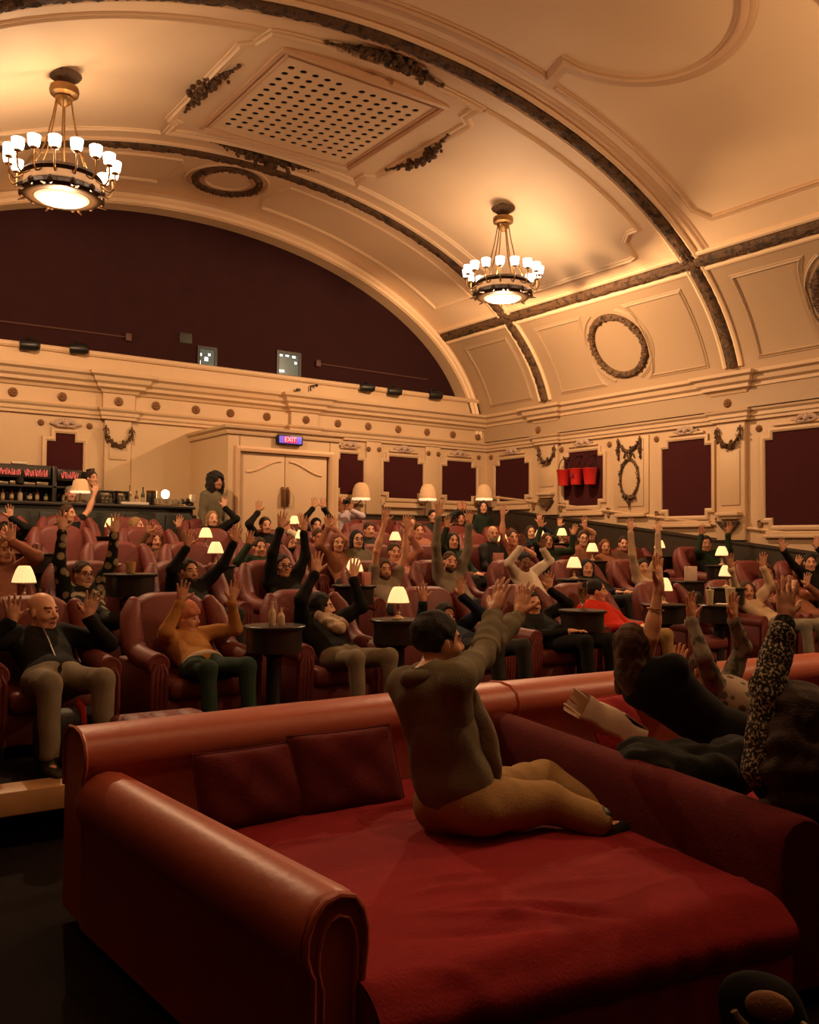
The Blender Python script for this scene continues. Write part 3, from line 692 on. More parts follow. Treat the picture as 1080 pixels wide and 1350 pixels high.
for i in range(4): mb.box2((2.80+i*.19, SYB-.05, 2.56), (2.97+i*.19, SYB+.1, 2.60+.012*(i % 2)), .008)
tag(obj('stacked_trays', mb, mat('dull_metal_trays', (.25, .2, .13), .35, metal=.5)), 'line of shallow dull trays on the top back bar shelf', 'tray')
mb = MB(); mb.lathe([(.05, 0), (.07, .02), (.075, .2), (.03, .24), (.02, .3)], 14); o = obj('cocktail_urn', mb, BLACKM); o.location = (3.2, SYB-.0, 2.32+.0); tag(o, 'dark urn standing among the pale packets on the back bar shelf', 'urn')
o.location = (3.13, SYB-.02, 2.56)
# crates, bottles, jars and the bar lamp on the counter
def at_bar(x, y, dy=.15): p = onY(x, y, BY+dy); return A([p[0], BY+dy, BT])
for i, (x, w) in enumerate(((141, .26), (157, .22))):
    p = at_bar(x, 655, .22); t = thing('wire_crate', ('open dark crate of glasses on the bar, nearest the barman', 'open dark crate of glasses on the bar, right of the first crate')[i], 'crate', tuple(p), 0, 'crates on the bar')
    mb = MB()
    for s in (-1, 1):
        mb.box((p[0]+s*w/2, p[1], BT+.1), (.02, .22, .2), 0, .004); mb.box((p[0], p[1]+s*.11, BT+.19), (w, .015, .025), 0, .004); mb.box((p[0], p[1]+s*.11, BT+.06), (w, .012, .02), 0, .004)
    mb.box((p[0], p[1], BT+.012), (w, .22, .02), 0, .004); obj('frame', mb, BLACKW, t, world=True)
    for k in range(3):
        mb = MB(); mb.lathe([(.028, 0), (.036, .01), (.04, .12), (.037, .12), (.03, .015)], 12, (p[0]-.07+.07*k, p[1], BT+.025)); o = obj('tumbler', mb, mat('pale_tumbler', (.5, .42, .3), .15, trans=.4)); tag(o, 'pale tumbler in the %s crate on the bar, %s from the left' % (('left', 'right')[i], ORD[k]), 'glass', 'tumblers in the bar crates')
mb = MB(); p = at_bar(168, 660, .12); mb.box((p[0]+.1, p[1], BT+.02), (.42, .16, .04), 0, .008); tag(obj('napkin_stack', mb, WHITE), 'low stack of pale napkins on the bar beside the crates', 'napkins')
for x, h, c, lab in ((171, .30, 3, 'first of three slim bottles along the bar'), (180, .22, 4, 'shortest of three slim bottles along the bar'), (188.5, .28, 2, 'third of three slim bottles along the bar, beside the dark jars')):
    p = at_bar(x, 655, .18); bottle(tuple(p), h, .032, mat('bottle_glass_%d' % c, BOT[c], .15, var=0), lab, 'slim bottles on the bar')
for x, lab in ((196.5, 'left of a pair of tall dark jars on the bar'), (203, 'right of a pair of tall dark jars on the bar')):
    p = at_bar(x, 655, .12); t = thing('tall_jar', lab, 'jar', tuple(p), 0, 'dark jars on the bar'); mb = MB(); mb.lathe([(.035, 0), (.042, .01), (.042, .17), (.036, .19)], 14, p); obj('body', mb, mat('dark_jar', (.03, .025, .02), .2), t, world=True)
    mb = MB(); mb.lathe([(.040, .185), (.043, .19), (.043, .225), (.036, .23)], 14, p); obj('lid', mb, BRASS, t, world=True)
def lamp_light(p, e, r=.03):
    L = bpy.data.lights.new('lamp_glow', 'POINT'); L.energy = e; L.color = (1, .56, .22); L.shadow_soft_size = r
    o = bpy.data.objects.new('lamp_glow', L); COL.objects.link(o); o.location = tuple(p); o.visible_camera = False if False else True; return o
p = at_bar(218, 655, .20)
t = thing('globe_bar_lamp', 'bright globe lamp glowing on the bar against the cream wall', 'lamp', tuple(p))
mb = MB(); mb.lathe([(.06, 0), (.062, .015), (.025, .03), (.018, .10), (.03, .12)], 16, p); obj('lamp_base', mb, BRASS, t, world=True)
mb = MB(); mb.ell(p+A([0, 0, .185]), (.062, .062, .07), 16, 12); obj('globe', mb, mat('bright_globe', (.9, .8, .6), .4, var=0, emit=(1, .66, .26), es=34), t, world=True)
mb = MB(); p2 = at_bar(222, 660, .06); mb.box((p2[0], p2[1], BT+.012), (.48, .16, .02), 0, .006); tag(obj('serving_tray', mb, BRASS), 'brass tray of small glasses below the globe lamp', 'tray')
for k in range(7):
    mb = MB(); mb.lathe([(.02, 0), (.024, .01), (.027, .085), (.025, .085), (.02, .012)], 12, (p2[0]-.2+.066*k, p2[1], BT+.023)); tag(obj('shot_glass', mb, mat('pale_tumbler', (.5, .42, .3), .15, trans=.4)), 'small clear glass on the brass tray on the bar, %s from the left' % ORD[k], 'glass', 'small glasses on the bar tray')
mb = MB(); p = at_bar(243, 655, .15)
for k in range(26): mb.ell(p+A([random.uniform(-.16, .12), random.uniform(-.08, .08), .02+random.uniform(0, .08)]), random.uniform(.025, .045), 7, 5)
tag(obj('dark_fruit_pile', mb, mat('dark_dried_posy', (.03, .014, .01), .6)), 'low dark posy of dried flowers at the right end of the bar', 'posy')
mb = MB(); p = at_bar(254, 652, .12); mb.box((p[0], p[1], BT+.13), (.09, .07, .12), .3, .006); mb.box((p[0], p[1], BT+.035), (.03, .03, .07)); tag(obj('card_holder', mb, WHITE), 'small white card stand at the right end of the bar', 'card')

# ---- chandeliers
def chandelier(c, label):
    cx, cy = c; zt = vz(cx)
    t = thing('chandelier', label, 'chandelier', (cx, cy, zt), 0, 'brass ring chandeliers')
    def P(r, a, z): return A([r*math.cos(a), r*math.sin(a), z-zt])
    o = A([0, 0, -zt])
    mb = MB(); mb.lathe([(.05, 6.92), (.17, 7.00), (.19, 7.03), (.12, 7.06), (.04, 7.12)], 22, o); obj('canopy', mb, BRONZE, t)
    mb = MB(); mb.tube([P(0, 0, 6.98), P(0, 0, 6.80)], .018, 8); mb.lathe([(.06, 6.76), (.155, 6.80), (.165, 6.84), (.155, 6.885), (.07, 6.90)], 22, o); mb.lathe([(.02, 6.66), (.09, 6.72), (.10, 6.76), (.03, 6.79)], 18, o); obj('crown_ring', mb, BRASS, t)
    for i in range(6):
        a = i*PI/3+.2; mb = MB(); mb.tube([P(.085, a, 6.76), P(.13, a, 6.5), P(.20, a, 6.2), P(.37, a, 5.80)], .009, 6); obj('chain', mb, BRASS, t)
    mb = MB(); mb.lathe([(.30, 5.60), (.42, 5.61), (.455, 5.64), (.43, 5.69), (.40, 5.70), (.405, 5.80), (.44, 5.83), (.41, 5.87), (.36, 5.86), (.345, 5.70)], 40, o)
    for i in range(12): a = i*PI/6; mb.ell(P(.45, a, 5.655), (.035, .035, .05), 8, 6)
    for i in range(8): a = i*PI/4+.1; mb.tube([P(.43, a, 5.62), P(.52, a, 5.60)], [.02, .006], 6)
    obj('corona', mb, BLACKM if False else mat('dark_bronze_metal', (.045, .024, .012), .4, metal=.6), t)
    mb = MB(); mb.lathe([(.40, 5.71), (.412, 5.72), (.412, 5.79), (.40, 5.80)], 40, o); obj('pierced_band', mb, mat('glowing_amber_band', (.6, .35, .2), .4, var=0, emit=(1, .5, .2), es=.35), t)
    mb = MB(); mb.lathe([(.01, 5.545), (.14, 5.555), (.25, 5.575), (.315, 5.61), (.33, 5.64), (.30, 5.65)], 36, o); obj('alabaster_bowl', mb, BOWL, t)
    for i in range(16):
        a = i*PI/8; mb = MB(); mb.tube([P(.42, a, 5.78), P(.47, a, 5.74), P(.52, a, 5.72), P(.565, a, 5.77), P(.575, a, 5.86), P(.57, a, 5.935)], .011, 6); mb.lathe([(.012, 0), (.042, .01), (.045, .02), (.02, .03)], 10, P(.57, a, 5.93)); ar = obj('arm', mb, BRASS, t)
        mb = MB(); mb.lathe([(.030, 0), (.058, .02), (.066, .07), (.070, .125), (.062, .13)], 14, P(.57, a, 5.95)); obj('lit_shade', mb, BULB, ar)
    return t
chandelier((9.43, 10.9), 'brass ring chandelier hanging in front of the carved rib on the right')
chandelier((2.68, 10.72), 'larger looking brass chandelier cut close to the left edge')
# ---- wall lamps with pleated shades on the back wall pilasters
def wall_lamp(x, y0, z, label, big=1.):
    t = thing('wall_lamp', label, 'wall lamp', (x, YB, z), 0, 'wall lamps with pleated shades'); c = A([x, y0, z])
    mb = MB(); mb.lathe([(.165*big, -.02), (.168*big, -.014), (.165*big, .05), (.150*big, .15), (.118*big, .235), (.07*big, .275), (.05*big, .28)], 64, c, ribs=32, ribd=.02); obj('pleated_shade', mb, SHADEB, t, world=True)
    mb = MB(); mb.lathe([(.166*big, -.05), (.175*big, -.048), (.175*big, -.012), (.166*big, -.01)], 40, c); obj('shade_rim', mb, mat('lit_shade_rim', (.9, .7, .5), .6, var=0, emit=(1, .62, .34), es=1.0), t, world=True)
    mb = MB(); mb.tube([c+A([0, 0, .14]), c+A([0, 0, -.05]), A([x, (y0+YB)/2, z-.13]), A([x, YB-.03, z-.10])], .014, 7); mb.box((x, YB-.055, z-.08), (.09, .03, .22), 0, .01); obj('bracket', mb, BRASS, t, world=True)
    mb = MB(); mb.ell(c+A([0, 0, .03]), .045, 12, 9); obj('bulb', mb, mat('warm_wall_bulb', (.9, .8, .6), .4, var=0, emit=(1, .58, .24), es=9), t, world=True)
    return t
p = onY(476, 660, 14.72); wall_lamp(p[0], 14.72, 2.60, 'large pleated wall lamp right of the doorway lobby')
p = onY(564, 660, 14.72); wall_lamp(p[0], 14.72, 2.645, 'large pleated wall lamp between two maroon panels of the back wall')
p = onY(639, 657, 14.68); wall_lamp(12.22, 14.68, 2.70, 'large pleated wall lamp in the room corner')
p = A([onY(106, 640, 14.05)[0], 14.05, 2.46])
t = thing('bar_shade_lamp', 'large cream shaded lamp on the bar beside the barman', 'lamp', (p[0], p[1], BT))
mb = MB(); mb.lathe([(.135, 0), (.138, .006), (.125, .05), (.10, .16), (.07, .19), (.06, .19)], 48, p, ribs=24, ribd=.02); obj('pleated_shade', mb, SHADEB, t, world=True)
mb = MB(); mb.lathe([(.136, -.02), (.142, -.018), (.142, .008), (.136, .01)], 32, p); obj('shade_rim', mb, mat('lit_shade_rim', (.9, .7, .5), .6, var=0, emit=(1, .62, .34), es=1.0), t, world=True)
mb = MB(); mb.lathe([(.06, BT-p[2]), (.06, BT-p[2]+.015), (.015, BT-p[2]+.03), (.012, .1)], 14, p); obj('lamp_base', mb, BRASS, t, world=True)
# ---- spotlights, conduits and projection ports over the parapet
def spot(x, z, label):
    t = thing('spotlight', label, 'spotlight', (x, YB-.02, 4.79), 0, 'spotlights along the parapet')
    mb = MB(); mb.lathe([(.075, -.15), (.085, -.14), (.085, .08), (.06, .13), (.02, .14)], 16, (x+.04, YB-.10, z), R=A([[0, 0, 1], [0, 1, 0], [-1, 0, 0]])@A([[1, 0, 0], [0, math.cos(.35), -math.sin(.35)], [0, math.sin(.35), math.cos(.35)]])); obj('lamp_housing', mb, BLACKM, t, world=True)
    mb = MB(); mb.tube([(x-.09, YB-.10, z), (x-.09, YB-.10, z+.11), (x+.09, YB-.10, z+.11), (x+.09, YB-.10, z)], .009, 6); mb.tube([(x, YB-.10, z+.11), (x, YB-.02, 4.80)], .012, 6); obj('yoke', mb, BLACKM, t, world=True)
for i, (x, y) in enumerate(((37, 455), (102, 460), (483, 511), (519, 516), (573, 521))):
    p = onY(x, y, 14.9); spot(p[0], p[2], ('black spotlight on the parapet, leftmost above the bar', 'black spotlight on the parapet, second from the left', 'black spotlight on the parapet, left of the close pair at the right', 'black spotlight on the parapet, right of the close pair', 'black spotlight on the parapet at the foot of the lunette curve')[i])
for (x0, z0, x1, z1, lab) in ((2.0, 5.13, 4.95, 5.16, 'thin cable conduit on the dark lunette wall at the left'), (8.6, 5.16, 11.2, 5.14, 'thin cable conduit on the dark lunette wall at the right')):
    mb = MB(); mb.tube([(x0, YB+.31, z0), (x1, YB+.31, z1)], .016, 6); e = (x1, z1) if x0 < 4 else (x0, z0); mb.box((e[0], YB+.29, e[1]), (.10, .05, .13), 0, .01)
    tag(obj('conduit', mb, mat('dull_maroon_conduit', (.075, .03, .025), .6)), lab, 'conduit')
for i, (x0, z0, x1, z1, lab) in enumerate(((6.2, 4.82, 6.53, 5.17, 'left lit projection port in the dark lunette wall'), (7.75, 4.84, 8.22, 5.29, 'right lit projection port in the dark lunette wall'))):
    t = thing('projection_port', lab, 'projection window', ((x0+x1)/2, YB+.32, z0), 0, 'projection ports')
    mb = MB(); mb.sweep([(x0, YB+.33, z0), (x1, YB+.33, z0), (x1, YB+.33, z1), (x0, YB+.33, z1)], (0, -1, 0), [(-.03, -.01), (-.03, .03), (.02, .03), (.02, -.01)], True); obj('port_frame', mb, BLACKM, t, world=True)
    mb = MB(); mb.box2((x0, YB+.315, z0), (x1, YB+.33, z1)); obj('glass_pane', mb, mat('dim_booth_glass', (.03, .05, .045), .2, var=.4, vs=14, emit=(.10, .16, .14), es=.35), t, world=True)
    mb = MB()
    for q in (((.12, .62, .14, .14), (.62, .66, .14, .12), (.45, .42, .2, .2), (.08, .2, .1, .25)) if i == 0 else ((.15, .85, .12, .08), (.42, .86, .14, .07), (.72, .84, .14, .09), (.8, .6, .10, .1), (.15, .2, .3, .10))):
        mb.box((x0+(x1-x0)*q[0], YB+.312, z0+(z1-z0)*q[1]), ((x1-x0)*q[2], .008, (z1-z0)*q[3]), 0, .002)
    obj('booth_lamps', mb, mat('booth_lamp_glow', (.7, .8, .9), .4, var=0, emit=(.75, .85, 1), es=1.6 if i == 0 else 1.1), t, world=True)
mb = MB(); mb.box2((5.85, YB+.31, 5.20), (6.08, YB+.33, 5.38), .004); tag(obj('dark_port_cover', mb, mat('grey_green_cover', (.02, .022, .017), .6)), 'small unlit square port cover left of the lit ports', 'hatch')
mb = MB(); p = onY(393, 514, 14.94); mb.box((p[0], YB-.07, p[2]), (.07, .06, .05), 0, .01); mb.tube([(p[0], YB-.06, p[2]), (p[0], YB, p[2])], .01, 6); tag(obj('small_camera', mb, BLACKM), 'tiny black camera box under the parapet', 'camera')
mb = MB(); p = onY(410, 510, 14.94); mb.tube([(p[0], YB-.05, p[2]-.08), (p[0], YB-.05, p[2]+.02), (p[0]+.1, YB-.08, p[2]+.04)], .014, 6); mb.ell((p[0]+.11, YB-.08, p[2]+.035), .028, 8, 6); tag(obj('hook_bracket', mb, BLACKM), 'tiny black hooked bracket under the parapet beside the camera box', 'bracket')
# ---- fire buckets in front of the second side panel
for i, (x, y, w) in enumerate(((743.5, 630, 'leftmost red fire bucket, against the cream wall edge'), (760, 628.5, 'middle red fire bucket with a darker mark, on the maroon panel'), (778, 628, 'rightmost of the three red fire buckets'))):
    p = onX(x, y, XR-.17); t = thing('fire_bucket', w, 'bucket', tuple(p), 0, 'red fire buckets on the right wall')
    mb = MB(); mb.lathe([(.095, -.15), (.10, -.15), (.135, .13), (.145, .14), (.145, .15), (.128, .15), (.092, -.13)], 22, p); obj('pail', mb, REDB, t, world=True)
    mb = MB(); mb.tube([p+A([0, .14*math.cos(a), .14+.22*math.sin(a)]) for a in np.linspace(0, PI, 11)], .008, 6); obj('handle', mb, BLACKM, t, world=True)
    mb = MB(); mb.tube([(XR, p[1], p[2]+.40), (XR-.17, p[1], p[2]+.37), (XR-.18, p[1], p[2]+.41)], .012, 6); obj('hook', mb, BLACKM, t, world=True)
    if i == 1: mb = MB(); mb.box((p[0]-.12, p[1], p[2]+.02), (.015, .10, .09), 0, .003); obj('dark_mark', mb, mat('dark_red_mark', (.2, .01, .02), .4), t, world=True)
# ------------------------------------------------------------------ people: each body is one implicit surface, meshed in one piece
def nrm(v): v = A(v, float); return v/(np.linalg.norm(v)+1e-12)
class SDF:
    def __init__(s): s.p = []
    def cone(s, a, b, r1, r2, k=.02, sub=False): s.p.append(('c', A(a, float), A(b, float), r1, r2, k, sub)); return s
    def ell(s, c, r, R=None, k=.02, sub=False): s.p.append(('e', A(c, float), A(r, float), np.eye(3) if R is None else R, 0, k, sub)); return s
    def ball(s, c, r, k=.02, sub=False): return s.ell(c, (r, r, r), None, k, sub)
    def half(s, c, n, lim, k=.01): s.p.append(('h', A(c, float), nrm(n), lim, 0, k, True)); return s   # cut away the side n points to, within radius lim
    def mesh(s, res, noise=0., nscale=30.):
        lo, hi = np.full(3, 1e9), np.full(3, -1e9)
        for t, a, b, r1, r2, k, sub in s.p:
            if sub: continue
            if t == 'c': q = np.stack([a-r1, a+r1, b-r2, b+r2])
            else: e = np.sqrt(((r1*b)**2).sum(1)); q = np.stack([a-e, a+e])
            lo = np.minimum(lo, q.min(0)); hi = np.maximum(hi, q.max(0))
        lo = lo-4*res; n = np.ceil((hi-lo)/res).astype(int)+4
        G = np.full(n, .08, np.float32)
        for t, a, b, r1, r2, k, sub in s.p:
            if t == 'c': q = np.stack([a-r1, a+r1, b-r2, b+r2])
            elif t == 'e': e = np.sqrt(((r1*b)**2).sum(1)); q = np.stack([a-e, a+e])
            else: q = np.stack([a-r1, a+r1])
            m = k+2.5*res
            i0 = np.clip(np.floor((q.min(0)-m-lo)/res).astype(int), 0, n); i1 = np.clip(np.ceil((q.max(0)+m-lo)/res).astype(int)+1, 0, n)
            if (i1 <= i0).any(): continue
            sl = tuple(slice(i0[j], i1[j]) for j in range(3))
            ax = [(lo[j]+res*np.arange(i0[j], i1[j])).astype(np.float32) for j in range(3)]
            X = ax[0][:, None, None]; Y = ax[1][None, :, None]; Z = ax[2][None, None, :]
            if t == 'c':
                ba = b-a; L = ba@ba+1e-9
                h = np.clip(((X-a[0])*ba[0]+(Y-a[1])*ba[1]+(Z-a[2])*ba[2])/L, 0, 1)
                d = np.sqrt((X-a[0]-h*ba[0])**2+(Y-a[1]-h*ba[1])**2+(Z-a[2]-h*ba[2])**2)-(r1+(r2-r1)*h)
            elif t == 'e':
                P = [((X-a[0])*r1[0, j]+(Y-a[1])*r1[1, j]+(Z-a[2])*r1[2, j]) for j in range(3)]
                k0 = np.sqrt(sum((P[j]/b[j])**2 for j in range(3)))+1e-6; k1 = np.sqrt(sum((P[j]/b[j]**2)**2 for j in range(3)))+1e-6
                d = k0*(k0-1)/k1
            else:
                d = np.maximum(-((X-a[0])*b[0]+(Y-a[1])*b[1]+(Z-a[2])*b[2]), np.sqrt((X-a[0])**2+(Y-a[1])**2+(Z-a[2])**2)-r1)
            g = G[sl]
            if sub: d = -d; h = np.maximum(k-np.abs(g-d), 0)/k; G[sl] = np.maximum(g, d)+h*h*k*.25
            else: h = np.maximum(k-np.abs(g-d), 0)/k; G[sl] = np.minimum(g, d)-h*h*k*.25
        if noise:
            ax = [(lo[j]+res*np.arange(n[j])).astype(np.float32)*nscale for j in range(3)]
            X = ax[0][:, None, None]; Y = ax[1][None, :, None]; Z = ax[2][None, None, :]
            G += noise*(np.sin(X+1.7*np.sin(Z*.7))*np.sin(Y*1.1+1.3*np.sin(X*.6))+.6*np.sin(Z*1.3+2*np.sin(X*.8+Y*.5)))
        return surfnets(G, lo, res)
CO = A([[0, 0, 0], [1, 0, 0], [0, 1, 0], [1, 1, 0], [0, 0, 1], [1, 0, 1], [0, 1, 1], [1, 1, 1]])
EDG = [(0, 1), (2, 3), (4, 5), (6, 7), (0, 2), (1, 3), (4, 6), (5, 7), (0, 4), (1, 5), (2, 6), (3, 7)]
def surfnets(G, lo, res):
    S = G < 0; nx, ny, nz = [k-1 for k in G.shape]
    cnt = np.zeros((nx, ny, nz), np.uint8)
    for c in CO: cnt += S[c[0]:c[0]+nx, c[1]:c[1]+ny, c[2]:c[2]+nz]
    mix = (cnt > 0) & (cnt < 8); I = np.argwhere(mix)
    idx = np.full(mix.shape, -1, np.int32); idx[mix] = np.arange(len(I))
    g = np.stack([G[I[:, 0]+c[0], I[:, 1]+c[1], I[:, 2]+c[2]] for c in CO], 1)
    acc = np.zeros((len(I), 3)); num = np.zeros(len(I))
    for a, b in EDG:
        ga, gb = g[:, a], g[:, b]; cr = (ga < 0) != (gb < 0); t = np.where(cr, ga/(ga-gb+1e-12), 0)
        acc += np.where(cr[:, None], CO[a]+(CO[b]-CO[a])*t[:, None], 0); num += cr
    V = (I+acc/num[:, None])*res+lo
    Q = []
    for ax in range(3):
        o1, o2 = [(1, 2), (2, 0), (0, 1)][ax]
        a0 = S; sl0 = [slice(1, -1)]*3; sl1 = [slice(1, -1)]*3; sl0[ax] = slice(0, -1); sl1[ax] = slice(1, None)
        s0, s1 = S[tuple(sl0)], S[tuple(sl1)]
        for flip in (0, 1):
            E = np.argwhere((s0 & ~s1) if not flip else (~s0 & s1))
            if not len(E): continue
            base = E.copy(); 
            for j in range(3):
                if j != ax: base[:, j] += 1
            def cell(d1, d2):
                q = base.copy(); q[:, o1] += d1; q[:, o2] += d2; return idx[q[:, 0], q[:, 1], q[:, 2]]
            c = [cell(-1, -1), cell(0, -1), cell(0, 0), cell(-1, 0)]
            if flip: c = c[::-1]
            Q.append(np.stack(c, 1))
    Q = np.concatenate(Q); Q = Q[(Q >= 0).all(1)]
    return V, Q
def rotz(v, a): c, s_ = math.cos(a), math.sin(a); return A([v[0]*c-v[1]*s_, v[0]*s_+v[1]*c, v[2]])
SKIN = {'fair': mat('skin_fair', (.76, .43, .285), .5, var=.08, vs=14, sss=.06), 'mid': mat('skin_mid', (.65, .335, .205), .5, var=.08, vs=14, sss=.06), 'tan': mat('skin_tan', (.46, .205, .115), .5, var=.08, vs=14), 'dark': mat('skin_dark', (.16, .065, .035), .5, var=.08, vs=14)}
LIPM = mat('lips', (.33, .085, .07), .45, var=0); EYEW = mat('eye_white', (.55, .45, .38), .3, var=0); EYED = mat('eye_dark', (.015, .01, .008), .2, var=0)
HAIRC = {'black': (.010, .008, .007), 'dark': (.030, .015, .009), 'brown': (.060, .028, .014), 'auburn': (.16, .05, .022), 'blond': (.33, .19, .085), 'grey': (.25, .2, .16)}
HAIRM = {k: mat('hair_'+k, v, .8, var=.4, vs=60, bump=.5, bs=120) for k, v in HAIRC.items()}
CLOTH = {'black': ((.010, .010, .009), {}), 'charcoal': ((.03, .03, .028), {}), 'navy': ((.012, .018, .032), dict(bump=.3, bs=120)), 'mustard': ((.42, .20, .055), dict(bump=.35, bs=160)), 'grey': ((.20, .165, .12), {}),
         'greytee': ((.24, .19, .14), {}), 'white': ((.66, .56, .44), {}), 'lilac': ((.62, .52, .58), {}), 'cream': ((.52, .38, .24), dict(bump=.3, bs=130)), 'red': ((.52, .03, .015), {}), 'green': ((.018, .032, .018), {}), 'teal': ((.028, .055, .042), dict(bump=.2, bs=150)),
         'tan': ((.25, .10, .055), dict(bump=.3, bs=120)), 'olive': ((.15, .13, .085), dict(bump=.25, bs=130)), 'khaki': ((.30, .185, .075), dict(bump=.25, bs=120)), 'stone': ((.20, .17, .12), {}), 'brown': ((.11, .05, .03), {}), 'rose': ((.36, .15, .10), {}),
         'floraldark': ((.012, .014, .011), dict(pat='voronoi', ps=11, col2=(.30, .25, .16))), 'floralpale': ((.34, .27, .20), dict(pat='voronoi', ps=14, col2=(.10, .08, .06))), 'fleck': ((.016, .015, .012), dict(pat='fleck', ps=85, col2=(.42, .36, .26))), 'camo': ((.20, .17, .13), dict(pat='fleck', ps=16, col2=(.06, .06, .045))), 'blackfleck': ((.010, .010, .008), dict(pat='fleck', ps=60, col2=(.06, .06, .045)))}
def cloth(k):
    c, kw = CLOTH[k]; return mat('cloth_'+k, c, .85, var=.25, vs=8, **({'bump': .15, 'bs': 90} | kw))
def mesh_link(name, V, Q, mats, parent, mi=None): return link(name, raw_mesh(name, V, Q, mi), mats, parent, parent is not None)

def ik(S, T, a, b, hint):
    d = T-S; L = np.linalg.norm(d); s = 1.
    if L > (a+b)*.985: s = L/((a+b)*.985)
    if L < .16: L = .16
    a, b = a*s, b*s; u = nrm(d); x = (a*a-b*b+L*L)/(2*L); h = math.sqrt(max(1e-5, a*a-x*x))
    n = hint-u*(hint@u); return S+u*x+nrm(n)*h, s
def hand(s, wrist, d, palm, side, scale=1., spread=1., curl=.15, k=.006):
    d, palm, side = nrm(d), nrm(palm), nrm(side); c = wrist+d*.055*scale
    R = np.stack([side, palm, d], 1)
    s.ell(c, A([.041, .016, .054])*scale, R, .012)
    s.cone(wrist-d*.02, wrist+d*.03*scale, .024*scale, .024*scale, .02)
    for i, (o, L, an) in enumerate(((.031, .072, .22), (.0105, .082, .06), (-.0105, .077, -.09), (-.030, .060, -.27))):
        b0 = c+d*(.040-abs(o)*.25)*scale+side*o*scale; f = nrm(d*math.cos(an*spread)+side*math.sin(an*spread))
        f2 = nrm(f+palm*curl); f3 = nrm(f+palm*curl*2.2)
        p1 = b0+f*L*.48*scale; p2 = p1+f2*L*.30*scale; p3 = p2+f3*L*.22*scale
        s.cone(b0-d*.02*scale, p1, .0098*scale, .0088*scale, k); s.cone(p1, p2, .0086*scale, .0078*scale, k*.7); s.cone(p2, p3, .0078*scale, .0068*scale, k*.7)
    b0 = c-d*.030*scale+side*.028*scale; f = nrm(d*.62+side*.80+palm*.22); f2 = nrm(d*.80+side*.55+palm*.3)
    p1 = b0+f*.045*scale; p2 = p1+f2*.032*scale; s.cone(b0, p1, .015*scale, .0115*scale, .014); s.cone(p1, p2, .0108*scale, .008*scale, k)

def head_prims(s, H, R, hs, mouth=0.):
    def P(x, y, z): return H+R@(A([x, y, z])*hs)
    s.ell(P(0, -.018, .032), A([.074, .094, .084])*hs, R, .02)
    s.ell(P(0, .022, -.028), A([.061, .067, .086])*hs, R, .03)
    s.cone(P(-.028, .044, -.088), P(.028, .044, -.088), .024*hs, .024*hs, .03); s.ball(P(0, .066, -.096), .018*hs, .025)
    s.cone(P(-.036, .071, .021), P(.036, .071, .021), .011*hs, .011*hs, .02)
    for e in (-1, 1):
        s.ball(P(e*.031, .104, .002), .015*hs, .014, True); s.ball(P(e*.031, .076, .002), .0128*hs, .004)
        s.ell(P(e*.036, .060, -.032), A([.024, .024, .026])*hs, R, .02)
        s.ell(P(e*.074, -.006, -.012), A([.010, .020, .032])*hs, R@rz3(-.3*e), .008)
    s.cone(P(0, .083, .012), P(0, .106, -.028), .0085*hs, .0125*hs, .014); s.cone(P(-.013, .092, -.034), P(.013, .092, -.034), .009*hs, .009*hs, .01)
    s.cone(P(-.019, .080, -.060), P(.019, .080, -.060), .0075*hs, .0075*hs, .008); s.cone(P(-.015, .078, -.071), P(.015, .078, -.071), .008*hs, .008*hs, .008)
    if mouth: s.ell(P(0, .094, -.066), A([.016, .018, .010*mouth])*hs, R, .006, True)
def rz3(a): return A([[math.cos(a), -math.sin(a), 0], [math.sin(a), math.cos(a), 0], [0, 0, 1.]])
def head_frame(fwd, pitch=0., tilt=0.):
    f = nrm(A([fwd[0], fwd[1], 0])); x = A([f[1], -f[0], 0]); z = A([0, 0, 1.])
    f2 = f*math.cos(pitch)+z*math.sin(pitch); z2 = np.cross(x, f2)
    x3 = x*math.cos(tilt)+z2*math.sin(tilt); z3 = np.cross(x3, f2)
    return np.stack([x3, f2, z3], 1)
NPEOPLE = [0]
PELV = {}
